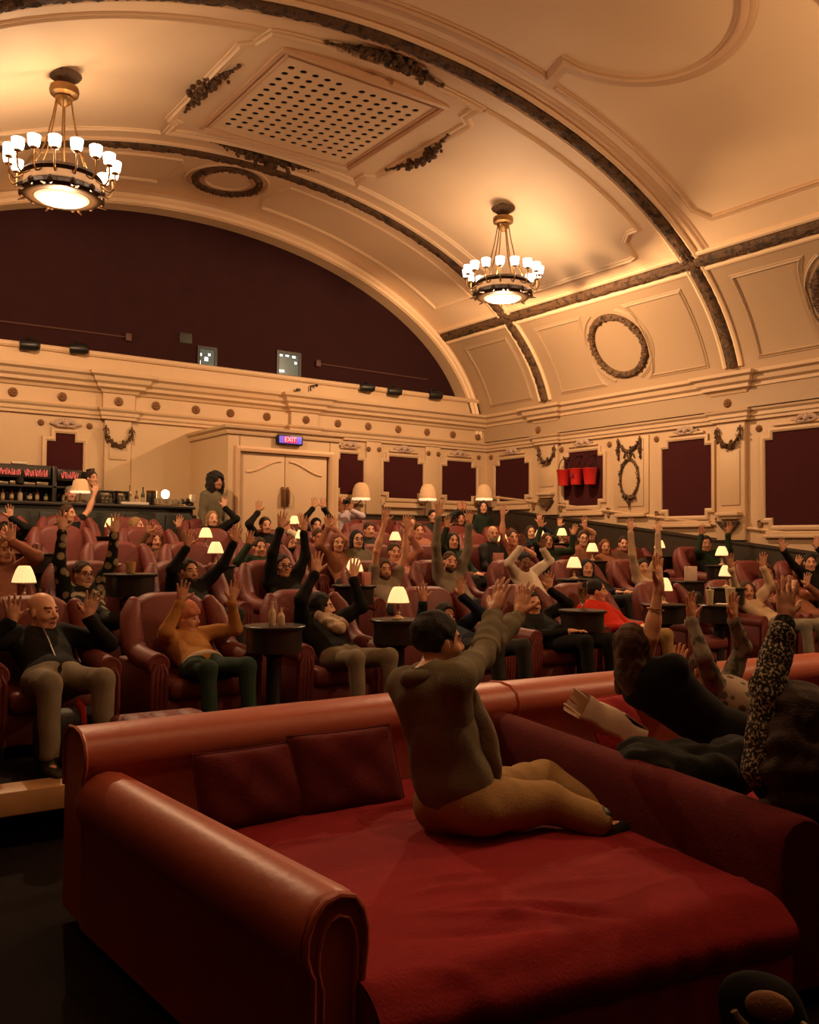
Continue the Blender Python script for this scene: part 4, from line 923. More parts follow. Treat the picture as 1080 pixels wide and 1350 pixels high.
def person(label, head, Y, hands=(None, None), row=None, floor=None, stand=False, skin='mid', top='black', sleeve='long', hair='short', hc='dark', legs='charcoal', size=1., look=None, pitch=0., tilt=0., mouth=0., dy=(-.12, -.12), bodyyaw=0., beard=None, glasses=False, N=None, P=None, knees=None, feet=None, H=None, res=None, spread=(1., 1.), elbow=None, shoes='black', handdir=(None, None), palmdir=(None, None), grp='people in the audience', legw=1., twist=0., noise=.0022, group_body=None):
    NPEOPLE[0] += 1
    H = onY(head[0], head[1], Y) if H is None else A(H, float)
    t_ = depth(H); hs = size*1.0
    res = res or (.0062 if t_ < 5.2 else .0075 if t_ < 9 else .0088 if t_ < 12.5 else .0105)
    fl = floor if floor is not None else (FLOORS[row] if row is not None else floor_z(Y))
    look = A(look, float) if look is not None else A([4.6, 0., H[2]])
    HR = head_frame(look-H, pitch, tilt)
    bf = rotz(A([0, -1., 0]), bodyyaw); br = A([bf[1], -bf[0], 0.])      # body forward, body right (+x of the body frame)
    Nk = (H+HR@(A([0, -.045, -.115])*hs)-bf*.02+A([0, 0, -.045*hs])) if N is None else A(N, float)
    TL = .50*size
    if P is not None: Pv = A(P, float)
    elif stand: Pv = Nk+A([0, 0, -.53*size])-bf*.01
    else:
        z = fl+.50; dz = max(.05, Nk[2]-z); hx = math.sqrt(max(.03, TL*TL-dz*dz)); Pv = A([0, 0, z])+(Nk+bf*hx)*A([1, 1, 0])
    up = nrm(Nk-Pv); sr = rotz(br, twist) if twist else br; sr = nrm(sr-up*(sr@up)); sf = np.cross(up, sr)
    if sf@bf < 0 and abs(sf@bf) > .2: sf = -sf
    TR = np.stack([nrm(br-up*(br@up)), -np.cross(nrm(br-up*(br@up)), up)*-1., up], 1)
    TR[:, 1] = np.cross(TR[:, 2], TR[:, 0])
    TLn = np.linalg.norm(Nk-Pv)
    def B(u, x=0., f=0.): return Pv+up*(u*TLn)+TR[:, 0]*x*size+TR[:, 1]*f*size
    S = SDF(); T = SDF(); w = .165*size
    # torso
    for q, gr in ((S, -.006), (T, .014)):
        q.ell(B(.72), A([.165, .105, .20])*size+gr, TR, .05); q.ell(B(.36), A([.142, .105, .17])*size+gr, TR, .06); q.ell(B(.04), A([.165, .125, .13])*size+gr, TR, .05)
        q.cone(B(.90, -.12), B(.90, .12), .058*size+gr, .058*size+gr, .05)
    S.cone(H+HR@(A([0, -.02, -.07])*hs), Nk-up*.02, .050*hs, .058*hs, .03)
    T.cone(Nk-up*.05, Nk+up*.005, .075*hs, .066*hs, .03)
    T.cone(Nk+up*.02, Nk+up*.10, .050*hs, .062*hs, .01, True)
    head_prims(S, H, HR, hs, mouth)
    wr = []
    for i, hp in enumerate(hands):
        sd = -1 if i == 0 else 1                                         # image left hand first
        xs = TR[:, 0] if TR[:, 0][0] >= 0 else -TR[:, 0]                 # unit vector that points to image right
        if abs(TR[:, 0]@RT) > .25: xs = TR[:, 0]*np.sign(TR[:, 0]@RT)
        out = xs*sd
        Sh = B(.88)+out*w
        if hp is None:                                                   # arm down, hand resting on the lap
            if stand: E = Sh+A([0, 0, -.28*size])+out*.05; Wr = E+A([0, 0, -.20])+bf*.12*size; d = nrm(Wr-E)
            else: E = Sh-up*.27*size+out*.07+bf*.03; Wr = Pv+bf*.20*size+out*.10+A([0, 0, .12*size]); d = nrm(nrm(Wr-E)+bf*.3)
            pal, sid = nrm(-A([0, 0, 1.])+d*.01), nrm(np.cross(d, A([0, 0, 1.])))
            if sid@out > 0: sid = -sid
            sp, cu = .5, .35
        else:
            Tg = A(hp, float) if len(hp) == 3 else onY(hp[0], hp[1], H[1]+dy[i])
            raised = Tg[2] > Sh[2]+.12
            if raised: Sh = Sh+A([0, 0, .04*size])-out*.02
            d = nrm(nrm(Tg-Sh)*.6+A([0, 0, .8])) if raised else nrm(Tg-Sh+A([0, 0, .25]))
            if handdir[i] is not None: d = nrm(A(handdir[i], float))
            Wr = Tg-d*.065*size
            hint = out*.8+A([0, 0, -.5])+bf*.35 if not (elbow and elbow[i] is not None) else A(elbow[i], float)
            E, sc_ = ik(Sh, Wr, .285*size, .255*size, hint)
            pal = nrm(bf*.8+A([C0[0]-Tg[0], C0[1]-Tg[1], 0])*.08) if palmdir[i] is None else A(palmdir[i], float); pal = nrm(pal-d*(pal@d)); sid = np.cross(d, pal)
            if sid@out > 0: sid = -sid
            sp, cu = spread[i], .12
        S.cone(Sh, E, .046*size, .038*size, .03); S.cone(E, Wr, .038*size, .025*size, .02)
        S.ell(E+(Wr-E)*.28, A([.040, .040, .07])*size, np.stack([nrm(np.cross(Wr-E, A([.3, .2, 1.]))), nrm(np.cross(Wr-E, np.cross(Wr-E, A([.3, .2, 1.])))), nrm(Wr-E)], 1), .03)
        hand(S, Wr, d, pal, sid, size*1.04, sp, cu)
        if sleeve != 'none':
            T.cone(Sh, Sh+(E-Sh)*.5, .066*size, .060*size, .05)
            if sleeve == 'short': pass
            else:
                T.cone(Sh, E, .064*size, .053*size, .03); q = .94 if sleeve == 'long' else .35
                T.cone(E, E+(Wr-E)*q, .053*size, .040*size, .03); T.ball(E+(Wr-E)*(q-.05), .043*size, .012)
        wr.append((Wr, d, sid, pal, E))
    # legs
    Lg = SDF(); Lg.ell(B(.02), A([.175, .135, .125])*size, TR, .05); feetpos = []
    xs = TR[:, 0]*np.sign(TR[:, 0]@RT) if abs(TR[:, 0]@RT) > .25 else TR[:, 0]
    for i, sd in enumerate((-1, 1)):
        hip = Pv+xs*sd*.09*size-up*.02
        if knees is not None: K, An = A(knees[i], float), A(feet[i], float)
        elif stand: K = hip+A([0, 0, -.44*size])+bf*.03+xs*sd*.01; An = A([hip[0], hip[1], max(fl+.09, hip[2]-.86*size)])
        else:
            K = hip+bf*.44*size+xs*sd*.06+A([0, 0, .06]); An = A([K[0], K[1], fl+.10])+bf*.06
        ft = bf if (knees is None) else nrm(A([*(An-K)[:2]*.3+bf[:2]*1.0, 0]))
        S.cone(hip, K, .070*size, .048*size, .04); S.cone(K, An, .046*size, .030*size, .02); S.ell(An+ft*.07+A([0, 0, -.045]), A([.035, .115, .035])*size, np.stack([np.cross(ft, [0, 0, 1.]), ft, A([0, 0, 1.])], 1), .02)
        Lg.cone(hip, K, .092*size*legw, .066*size*legw, .05); Lg.cone(K, An+(K-An)*.08, .065*size*legw, .052*size*legw, .03)
        feetpos.append((An, ft))
    root = thing('person', label, 'person', (Pv[0], Pv[1], fl if P is None or stand else Pv[2]-.1), 0, grp)
    if not S.p: return
    V, Q = S.mesh(res)
    L = (V-H)@HR/hs; mi = np.zeros(len(V), np.int32)
    lip = (np.abs(L[:, 0]) < .024) & (np.abs(L[:, 2]+.066) < .0115) & (L[:, 1] > .072)
    br_ = (np.abs(np.abs(L[:, 0])-.032) < .019) & (np.abs(L[:, 2]-.026) < .0065) & (L[:, 1] > .055)
    eye = (np.abs(np.abs(L[:, 0])-.031) < .0115) & (np.abs(L[:, 2]-.002) < .0065) & (L[:, 1] > .07)
    mi[lip] = 1; mi[eye] = 2; mi[br_] = 3
    fm = np.median(mi[Q], axis=1).astype(np.int32)
    hcm = HAIRM[hc if hair != 'bald' else 'brown']
    body = mesh_link('body', V, Q, [SKIN[skin], LIPM, EYED, hcm], root, fm)
    cr = max(res*1.25, .009)
    if sleeve is not None: V, Q = T.mesh(cr, noise, 26); mesh_link('top', V, Q, cloth(top), root)
    V, Q = Lg.mesh(max(cr, .012), noise, 22); mesh_link('trousers', V, Q, cloth(legs), root)
    for An, ft in feetpos:
        F_ = SDF(); fx = np.stack([np.cross(ft, [0, 0, 1.]), ft, A([0, 0, 1.])], 1)
        F_.ell(An+ft*.075+A([0, 0, -.05]), A([.045, .135, .038])*size, fx, .02); F_.cone(An+A([0, 0, -.03]), An+A([0, 0, .03]), .047*size, .045*size, .02); F_.half(An+A([0, 0, -.088]), (0, 0, -1), .4, .004)
        V, Q = F_.mesh(.011); mesh_link('shoe', V, Q, mat('shoe_'+shoes, {'black': (.012, .011, .010), 'tan': (.2, .1, .045), 'white': (.5, .42, .33)}[shoes], .5), root)
    # hair and the like
    def HP(x, y, z): return H+HR@(A([x, y, z])*hs)
    if hair not in ('bald', None):
        Hh = SDF(); hn, hsq = .0036, 64.
        if hair in ('short', 'crop'):
            g = .012 if hair == 'short' else .006
            Hh.ell(HP(0, -.022, .038), A([.074, .094, .084])*hs+g, HR, .01); Hh.ell(HP(0, .092, -.008), A([.072, .080, .096])*hs, HR, .012, True); Hh.ell(HP(0, -.02, -.095), A([.12, .2, .055])*hs, HR, .01, True)
            for e in (-1, 1): Hh.ell(HP(e*.085, .012, -.02), A([.03, .03, .045])*hs, HR, .006, True)
        elif hair in ('long', 'bob', 'tied'):
            Hh.ell(HP(0, -.022, .036), A([.082, .102, .092])*hs, HR, .01)
            if hair != 'tied':
                lo_ = -.27 if hair == 'long' else -.13
                Hh.ell(HP(0, -.055, lo_*.45), A([.088, .058, .16 if hair == 'long' else .12])*hs, HR, .03)
                for e in (-1, 1): Hh.cone(HP(e*.074, -.01, .03), HP(e*.090, .0, lo_), .030*hs, .024*hs, .03)
            else: Hh.ell(HP(0, -.115, .055), A([.04, .04, .04])*hs, HR, .02)
            Hh.ell(HP(0, .096, -.010), A([.067, .082, .102])*hs, HR, .012, True); Hh.ell(HP(0, .10, -.16), A([.068, .11, .14])*hs, HR, .02, True); hn, hsq = .0035, 75.
            if hair == 'tied': Hh.ell(HP(0, -.01, -.10), A([.12, .2, .055])*hs, HR, .01, True)
        elif hair in ('curly', 'big'):
            b_ = 1.0 if hair == 'curly' else 1.2; hn, hsq = .009, 48.
            Hh.ell(HP(0, -.03, .045), A([.112, .115, .105])*hs*b_, HR, .02)
            for e in (-1, 1): Hh.ell(HP(e*.085, -.02, -.05), A([.055, .065, .12])*hs*b_, HR, .03)
            Hh.ell(HP(0, -.07, -.07), A([.10, .07, .13])*hs*b_, HR, .03)
            Hh.ell(HP(0, .10, -.025), A([.064, .09, .096])*hs, HR, .012, True)
        V, Q = Hh.mesh(max(res, .0065), hn, hsq)
        if len(V): mesh_link('hair', V, Q, hcm, root)
    if beard:
        Bd = SDF(); Bd.ell(HP(0, .03, -.075), A([.061, .062, .05])*hs, HR, .02); Bd.ball(HP(0, .075, -.100), .022*hs, .02); Bd.ell(HP(0, .085, .03), A([.09, .09, .078])*hs, HR, .012, True); Bd.ell(HP(0, .10, -.066), A([.02, .03, .010])*hs, HR, .006, True)
        V, Q = Bd.mesh(.0065, .0015, 80); mesh_link('beard', V, Q, HAIRM[beard], root)
    if glasses:
        mb = MB()
        for e in (-1, 1):
            mb.tube([HP(e*.032+.024*math.cos(a), .101, .002+.019*math.sin(a)) for a in np.arange(16)*PI/8], .0028, 6, closed=True)
            mb.tube([HP(e*.056, .098, .006), HP(e*.078, .04, .006), HP(e*.078, -.01, .004)], .0026, 5)
        mb.tube([HP(-.008, .103, .004), HP(.008, .103, .004)], .003, 5); obj('glasses', mb, BLACKM, root, world=True)
    return dict(root=root, H=H, HR=HR, hs=hs, HP=HP, N=Nk, P=Pv, up=up, bf=bf, TR=TR, wr=wr, B=B, body=body)
# ------------------------------------------------------------------ the audience
PPL = []
def R(row, label, head, hands=(None, None), short=None, **k):
    off = k.pop('off', .08); d = person(label, head, ROWS[row]+off, hands, row=row, **k); d['row'] = row; d['short'] = short or label; d['off'] = off; PPL.append(d); return d
# front row of armchairs
bald = R(0, 'bald person in black zipped jacket, hands raised beside the shoulders', (57, 806), ((16, 806), (119, 800)), 'the bald person in the black zipped jacket', hair='bald', skin='fair', top='black', legs='stone', dy=(-.22, -.22), size=1.12, look=(5, 1, 1.2), elbow=((-.9, 0, -.5), (.9, 0, -.6)))
must = R(0, 'person in mustard jumper and pink knit hat, one hand over the brow', (247, 815), ((240, 783), (308, 782)), 'the person in the mustard jumper', hair='bald', skin='mid', top='mustard', legs='teal', dy=(-.26, -.2), size=.95, look=(5.5, 3, 1.2), elbow=((-.5, -.2, -.8), (.9, -.2, -.5)))
scarf = R(0, 'black haired person in black with pale scarf and grey trousers, legs crossed', (424, 800), ((417, 745), (467, 752)), 'the person with the pale scarf', hair='long', hc='black', skin='fair', top='black', legs='stone', dy=(-.15, -.1), look=(9, 4, 1.2), shoes='tan')
R(0, 'person in navy denim jacket half hidden behind the person on the daybed, both hands up', (588, 813), ((557, 784), (608, 776)), 'the person in the navy denim jacket', hair='short', hc='black', top='navy', legs='charcoal', dy=(-.2, -.15))
R(0, 'dark haired person in black beside the red jumper, one hand up', (702, 796), (None, (724, 768)), 'the dark haired person in black beside the red jumper', hair='bob', hc='black', top='black', legs='black', dy=(-.1, -.1))
red = R(0, 'smiling person in bright red jumper with dark hair tied back, hands in lap', (787, 779), (None, None), 'the person in the red jumper', hair='tied', hc='black', skin='mid', top='red', legs='khaki', look=(11, 3, 1.2))
R(0, 'brown haired person in cream sleeves leaning, arms up before the lit lamp', (985, 779), ((963, 742), (1006, 740)), 'the person in cream sleeves', hair='bob', hc='brown', top='cream', legs='stone', skin='tan')
R(0, 'auburn haired person in tan cardigan, hand held before the chest', (1042, 772), ((1018, 790), (1064, 765)), 'the person in the tan cardigan', hair='long', hc='auburn', top='tan', legs='brown', skin='fair', mouth=1, dy=(-.3, -.25))
# second row
R(1, 'person with glasses in dark floral blouse, both arms straight up', (110, 757), ((82, 690), (152, 693)), 'the person in the dark floral blouse', hair='tied', hc='brown', skin='fair', top='floraldark', glasses=True, dy=(-.1, -.1), look=(5, 0, 1.4))
R(1, 'dark haired bearded person in black jumper, both palms raised wide', (249, 753), ((248, 712), (311, 706)), 'the bearded person in the black jumper', hair='short', hc='dark', beard='dark', top='black', dy=(-.25, -.2), look=(5, 1, 1.4))
R(1, 'person in black with close cropped hair, both sleeves straight up', (373, 746), ((371, 688), (401, 693)), 'the close cropped person in black', hair='crop', hc='dark', skin='mid', top='black', glasses=True, dy=(-.1, -.05))
R(1, 'bearded person in grey T-shirt, bare arms crossing upward', (506, 751), ((508, 681), (536, 690)), 'the bearded person in the grey T-shirt', hair='short', hc='brown', beard='brown', top='greytee', sleeve='short', dy=(-.12, -.1), look=(4.5, 0, 1.5))
R(1, 'red faced bearded person in grey long sleeves, both arms up, mouth open', (593, 741), ((578, 672), (619, 683)), 'the red faced bearded person in grey', hair='crop', hc='brown', beard='brown', top='grey', mouth=1.3, skin='mid', dy=(-.12, -.1), tilt=.1)
R(1, 'dark skinned person in white shirt, elbows wide and head bowed', (692, 741), ((688, 714), (716, 716)), 'the person in the white shirt', hair='crop', hc='black', skin='dark', top='white', pitch=-.25, dy=(-.2, -.12), elbow=((-1, 0, -.3), (1, 0, -.15)))
R(1, 'dark haired person in black beside the small lamp, hands down', (774, 749), (None, None), 'the dark haired person beside the small lamp', hair='bob', hc='black', top='black', skin='mid')
R(1, 'young looking person in cream jumper, both sleeves straight up', (848, 748), ((831, 693), (868, 696)), 'the person in the cream jumper', hair='short', hc='black', skin='fair', top='cream', size=.95, dy=(-.08, -.08))
R(1, 'person in black at the right edge, one flat hand raised high', (1068, 742), ((1031, 719), (1077, 716)), 'the person in black at the right edge', hair='short', hc='black', top='black', skin='mid', dy=(-.1, -.1), off=-1.25)
R(1, 'person with striped collar behind the tan cardigan at the right', (1012, 757), (None, (1052, 742)), 'the person with the striped collar', hair='bob', hc='brown', skin='mid', top='rose', dy=(-.2, -.2), off=-1.0)
R(1, 'pale haired person leaning into the left edge, hand up', (4, 725), (None, (14, 705)), 'the pale haired person at the left edge', hair='bob', hc='blond', skin='fair', top='rose', off=.3)
# third row
R(2, 'dark haired person in dark green, one hand up with a white wristband', (342, 722), ((329, 711), None), 'the person with the white wristband', hair='short', hc='dark', top='green', dy=(-.2, -.1))
R(2, 'long dark haired person with glasses and open pale collar, hands down', (471, 711), (None, None), 'the long dark haired person with glasses', hair='long', hc='black', skin='fair', top='olive', glasses=True)
R(2, 'auburn haired person in tan top, hand raised', (445, 716), ((432, 690), None), 'the auburn haired person in the tan top', hair='bob', hc='auburn', skin='mid', top='tan')
R(2, 'brown haired person just behind the bearded person in grey T-shirt', (520, 728), (None, (541, 700)), 'the person behind the grey T-shirt', hair='short', hc='brown', skin='mid', top='rose')
R(2, 'long dark haired person with raised hand and white cuff', (597, 713), ((590, 690), None), 'the person with the white cuff', hair='long', hc='black', skin='mid', top='green', dy=(-.2, -.1))
R(2, 'bald bearded person in dark clothes, hands down', (650, 704), (None, None), 'the bald bearded person', hair='bald', hc='grey', beard='grey', skin='mid', top='charcoal')
R(2, 'smiling person in sleeveless top with one bare arm straight up', (676, 709), ((663, 674), (689, 716)), 'the person in the sleeveless top', hair='tied', hc='brown', skin='fair', top='rose', sleeve='short', mouth=.8, dy=(-.1, -.25))
R(2, 'dark haired person in green behind the white shirt, arms up', (722, 713), ((713, 690), (757, 700)), 'the person in green behind the white shirt', hair='bob', hc='dark', top='green', skin='mid')
R(2, 'person with glasses and one bare arm bent overhead by the right wall', (769, 710), (None, (771, 690)), 'the person with the bent bare arm', hair='short', hc='brown', glasses=True, top='tan', sleeve='short', skin='fair', elbow=(None, (1, 0, .1)))
R(2, 'auburn haired person in orange tan top leaning by the lamp', (798, 721), (None, None), 'the auburn haired person by the lamp', hair='long', hc='auburn', top='tan', skin='mid')
R(2, 'smiling person in brown behind the cream jumper', (822, 717), (None, None), 'the smiling person in brown', hair='short', hc='dark', top='brown', skin='mid', mouth=1)
R(2, 'dark haired person in green by the right wall, both hands up', (931, 717), ((925, 700), (961, 698)), 'the person in green by the right wall', hair='short', hc='black', top='green', skin='tan', off=-1.4)
# fourth row
R(3, 'auburn curly haired person cheering with mouth open', (205, 713), ((196, 697), (236, 689)), 'the cheering person with auburn curls', hair='curly', hc='auburn', skin='mid', top='brown', mouth=1.8, size=.95, dy=(-.2, -.1))
R(3, 'person in shade behind the third row, brown hair', (487, 699), (None, None), 'the brown haired person in shade', hair='short', hc='brown', top='charcoal', skin='mid')
R(3, 'person with open hand lifted in front of a chair, brown hair', (552, 700), ((536, 690), None), 'the person with the lifted open hand', hair='short', hc='brown', top='rose', skin='mid', dy=(-.2, -.1))
R(3, 'person in black, one sleeve straight up before the double door', (350, 693), ((341, 669), None), 'the person with one black sleeve up', hair='short', hc='brown', top='black', skin='mid', dy=(-.05, -.1), off=.3)
R(3, 'brown haired person with hands spread overhead before the door', (420, 709), ((397, 685), (440, 690)), 'the person with spread hands', hair='short', hc='brown', top='rose', skin='mid')
R(3, 'person behind the close cropped person in black, reddish hair', (385, 717), (None, (379, 694)), 'the reddish haired person', hair='bob', hc='auburn', top='white', skin='mid', off=-.2)
R(3, 'person in dark blue near the wall lamp with wavy dark hair', (700, 702), (None, (711, 685)), 'the wavy dark haired person', hair='bob', hc='dark', top='navy', skin='mid')
R(3, 'brown haired person low in the chair by the right wall', (742, 707), ((738, 690), None), 'the person low in the chair by the wall', hair='short', hc='brown', top='green', skin='mid')
# fifth row
R(4, 'blond long haired person facing sideways in front of the bar', (180, 693), ((203, 700), None), 'the blond person in front of the bar', hair='long', hc='blond', skin='fair', top='rose', look=(9, 9, 2))
R(4, 'brown haired person in black stretching one bare arm to the right', (90, 677), (None, (126, 645)), 'the person stretching a bare arm', hair='short', hc='brown', skin='mid', top='black', sleeve='short', look=(8, 9, 2.2), dy=(0, .15), elbow=(None, (.3, 0, -1)), off=.35)
R(4, 'blond bobbed person in black with one sleeve up by the doorway', (280, 684), (None, (296, 663)), 'the blond bobbed person', hair='bob', hc='blond', skin='fair', top='black', dy=(0, -.05))
R(4, 'dark haired person at the far left with one fist up', (6, 700), (None, (13, 676)), 'the dark haired person at the far left', hair='short', hc='dark', top='black', skin='mid')
R(4, 'dark haired person with fingertips joined overhead in front of the door', (417, 693), ((414, 664), (426, 664)), 'the person with joined fingertips', hair='short', hc='black', top='black', skin='mid', elbow=((-1, 0, 0), (1, 0, 0)))
R(4, 'brown haired person on the rear bench, head against the wall', (543, 690), (None, None), 'the person on the rear bench', hair='short', hc='brown', top='brown', skin='mid', off=.9)
R(4, 'dark haired person in dark shirt below the second wall lamp', (571, 681), (None, None), 'the person in the dark shirt', hair='short', hc='black', top='charcoal', skin='mid', off=.9)
# people standing at the back
sp = lambda label, head, Y, hands=(None, None), **k: person(label, head, Y, hands, floor=BACKF, stand=True, grp='people standing at the back', **k)
sp('curly dark haired person in olive dress standing at the end of the bar', (285, 635), 13.15, hair='big', hc='black', skin='tan', top='olive', legs='olive', look=(9, 0, 2.4), bodyyaw=.3)
sp('person with short dark hair in pale grey shirt standing behind the bar', (121, 631), 14.48, hair='short', hc='dark', skin='mid', top='lilac' if False else 'greytee', legs='black', look=(9, 4, 2.4))
sp('second person in grey behind the bar, bending by the shaded lamp', (93, 651), 14.45, hair='crop', hc='grey', skin='mid', top='grey', legs='black', size=.97)
ph = sp('person in white and lilac top holding a camera in front of the face', (452, 664), 13.75, ((449, 672), (463, 668)), hair='bald', hc='grey', skin='mid', top='lilac', legs='charcoal', dy=(-.22, -.22), elbow=((-.8, 0, -.8), (1, 0, -.4)))
sp('long dark haired person in green jacket standing by the corner lamp', (637, 669), 13.6, hair='long', hc='black', skin='mid', top='green', legs='black')
sp('person in dark jacket standing with joined hands overhead below the back panel', (607, 684), 13.3, ((606, 668), (612, 668)), hair='short', hc='black', skin='tan', top='charcoal', legs='black', elbow=((-1, 0, -.1), (1, 0, -.1)))
# camera held by the photographer
p = ph['H']+A([-.02, -.16, .03]); t = thing('camera', 'black camera held up to the face of the person in lilac', 'camera', tuple(p)); mb = MB(); mb.box(p, (.13, .05, .085), 0, .012); obj('camera_body', mb, BLACKM, t, world=True)
mb = MB(); mb.lathe([(.03, 0), (.034, .01), (.034, .07), (.028, .075)], 16, p+A([0, -.02, 0]), R=A([[1, 0, 0], [0, 0, -1], [0, 1, 0]])); obj('lens', mb, BLACKM, t, world=True)

# extra garments on the front row
def add(d, name, sdf, m, res=.008, noise=0., ns=40):
    V, Q = sdf.mesh(res, noise, ns); return mesh_link(name, V, Q, m, d['root'])
d = must; s = SDF(); s.ell(d['HP'](0, -.022, .045), A([.096, .116, .112])*d['hs'], d['HR'], .01); s.ell(d['HP'](0, .06, -.055), A([.13, .12, .085])*d['hs'], d['HR'], .012, True); s.ell(d['HP'](0, -.06, -.12), A([.14, .14, .10])*d['hs'], d['HR'], .012, True)
s.cone(d['HP'](-.05, .065, .05), d['HP'](.05, .065, .05), .022*d['hs'], .022*d['hs'], .02)
add(d, 'knit_hat', s, mat('pink_orange_knit', (.58, .22, .14), .85, var=.2, vs=40, bump=.4, bs=160), .006)
s = SDF(); s.ell(d['B'](.02, 0, .01), A([.183, .143, .05])*.95, d['TR'], .03); add(d, 'shirt_hem', s, cloth('white'), .010)
s = SDF(); 
for i in range(14): a = i*2*PI/14; s.cone(d['N']+d['up']*.01+d['TR']@A([.075*math.cos(a), .07*math.sin(a), -.02*math.sin(a)]), d['N']+d['up']*.01+d['TR']@A([.075*math.cos(a+.45), .07*math.sin(a+.45), -.02*math.sin(a+.45)]), .026, .026, .02)
add(d, 'dark_collar', s, cloth('charcoal'), .008, .002)
d = bald; s = [d['B'](u, 0, .135-.02*abs(u-.5)) for u in np.linspace(.92, .02, 12)]; mb = MB(); mb.tube(s, .006, 6); obj('zip', mb, STEEL, d['root'], world=True)
s = SDF()
for i in range(14): a = i*2*PI/14; s.cone(d['N']+d['up']*.02+d['TR']@A([.078*math.cos(a), .075*math.sin(a), -.01*math.sin(a)]), d['N']+d['up']*.02+d['TR']@A([.078*math.cos(a+.45), .075*math.sin(a+.45), -.01*math.sin(a+.45)]), .026, .026, .02)
add(d, 'collar', s, cloth('black'), .008)
d = scarf; s = SDF()
for i in range(14): a = i*2*PI/14; s.cone(d['N']+d['up']*.02+d['TR']@A([.085*math.cos(a), .085*math.sin(a), -.03*math.sin(a)]), d['N']+d['up']*.02+d['TR']@A([.085*math.cos(a+.45), .085*math.sin(a+.45), -.03*math.sin(a+.45)]), .034, .034, .02)
s.cone(d['B'](.88, .02, .13), d['B'](.38, -.03, .16), .045, .055, .03); s.cone(d['B'](.85, -.05, .13), d['B'](.5, -.10, .16), .04, .045, .03)
add(d, 'scarf', s, mat('pale_scarf_cloth', (.46, .36, .26), .9, var=.4, vs=18, bump=.3, bs=60), .009, .005, 50)

# ------------------------------------------------------------------ armchairs
def armchair(label):
    t = thing('armchair', label, 'armchair', (0, 0, 0), 0, 'leather club armchairs')
    mb = MB(); mb.box2((-.33, -.36, .09), (.33, .34, .30), .02); obj('base', mb, LEATHER, t)
    mb = MB(); mb.box((0, -.09, .365), (.56, .64, .15), 0, .055, seg=3); obj('seat_cushion', mb, LEATHER, t)
    mb = MB(); ol = [(.30, 0), (.345, .06)]+[(.345-.23+.23*math.cos(q), .50+.25*math.sin(q)) for q in np.linspace(0, PI/2, 9)]; ol += [(-u, v) for u, v in ol[::-1]]
    mb.loft(ol, [(-.10, (.80, .90, .03)), (-.088, (.90, .95, .015)), (-.06, (.97, .985, .004)), (-.02, (1, 1, 0)), (.04, (1, 1, 0)), (.075, (.96, .98, .006)), (.09, (.86, .92, .024))], lambda u, v, q: (u, .28+v*.20+q, .27+v))
    obj('back', mb, LEATHER, t)
    for s in (-1, 1):
        mb = MB(); x = s*.36
        mb.box2((x-.065, -.37, .08), (x+.065, .36, .55), .03)
        P_ = [(x, -.385, .555), (x, -.2, .56), (x, .0, .575), (x+s*.005, .13, .63), (x+s*.0, .22, .74), (x-s*.02, .295, .87), (x-s*.05, .335, .945)]
        mb.tube(P_, [.082, .082, .082, .085, .088, .08, .055], 14); mb.ell(P_[-1], (.055, .055, .055), 12, 8)
        a = obj('arm', mb, LEATHER, t)
        mb = MB()
        for k in range(4): mb.tube([(x-.048+.032*k, -.375, .10), (x-.05+.033*k, -.395, .3), (x-.048+.032*k, -.398, .50), (x-.02+.014*k, -.395, .56)], [.016, .018, .018, .01], 8)
        mb.lathe([(.045, 0), (.07, .006), (.078, .0), (.082, -.01)], 18, (x, -.385, .555), R=A([[1, 0, 0], [0, 0, -1], [0, 1, 0]])); obj('pleated_front', mb, LEATHER, a)
    for sx_ in (-1, 1):
        for sy in (-1, 1):
            mb = MB(); mb.lathe([(.018, 0), (.024, .01), (.03, .10), (.02, .12)], 12, (sx_*.32, sy*.32-.01, 0)); obj('leg', mb, BLACKW, t)
    return t
CH0 = None
def put_chair(x, row, label, rz=0., oy=0.):
    global CH0
    loc = (x, ROWS[row]+oy, FLOORS[row])
    if CH0 is None:
        CH0 = armchair(label); CH0.location = loc; CH0.rotation_euler = (0, 0, rz)
    else: dup(CH0, loc, rz, label)
EMPTY = {0: [(-.9, 'at the far left of the front armchair row')], 1: [(.35, 'in the second row, left edge'), ], 2: [(2.0, 'third row, in front of the bar'), (3.1, 'third row behind the bearded person in black')], 3: [], 4: []}
rowwords = ['front armchair row', 'second armchair row', 'third armchair row', 'fourth armchair row', 'rear armchair row']
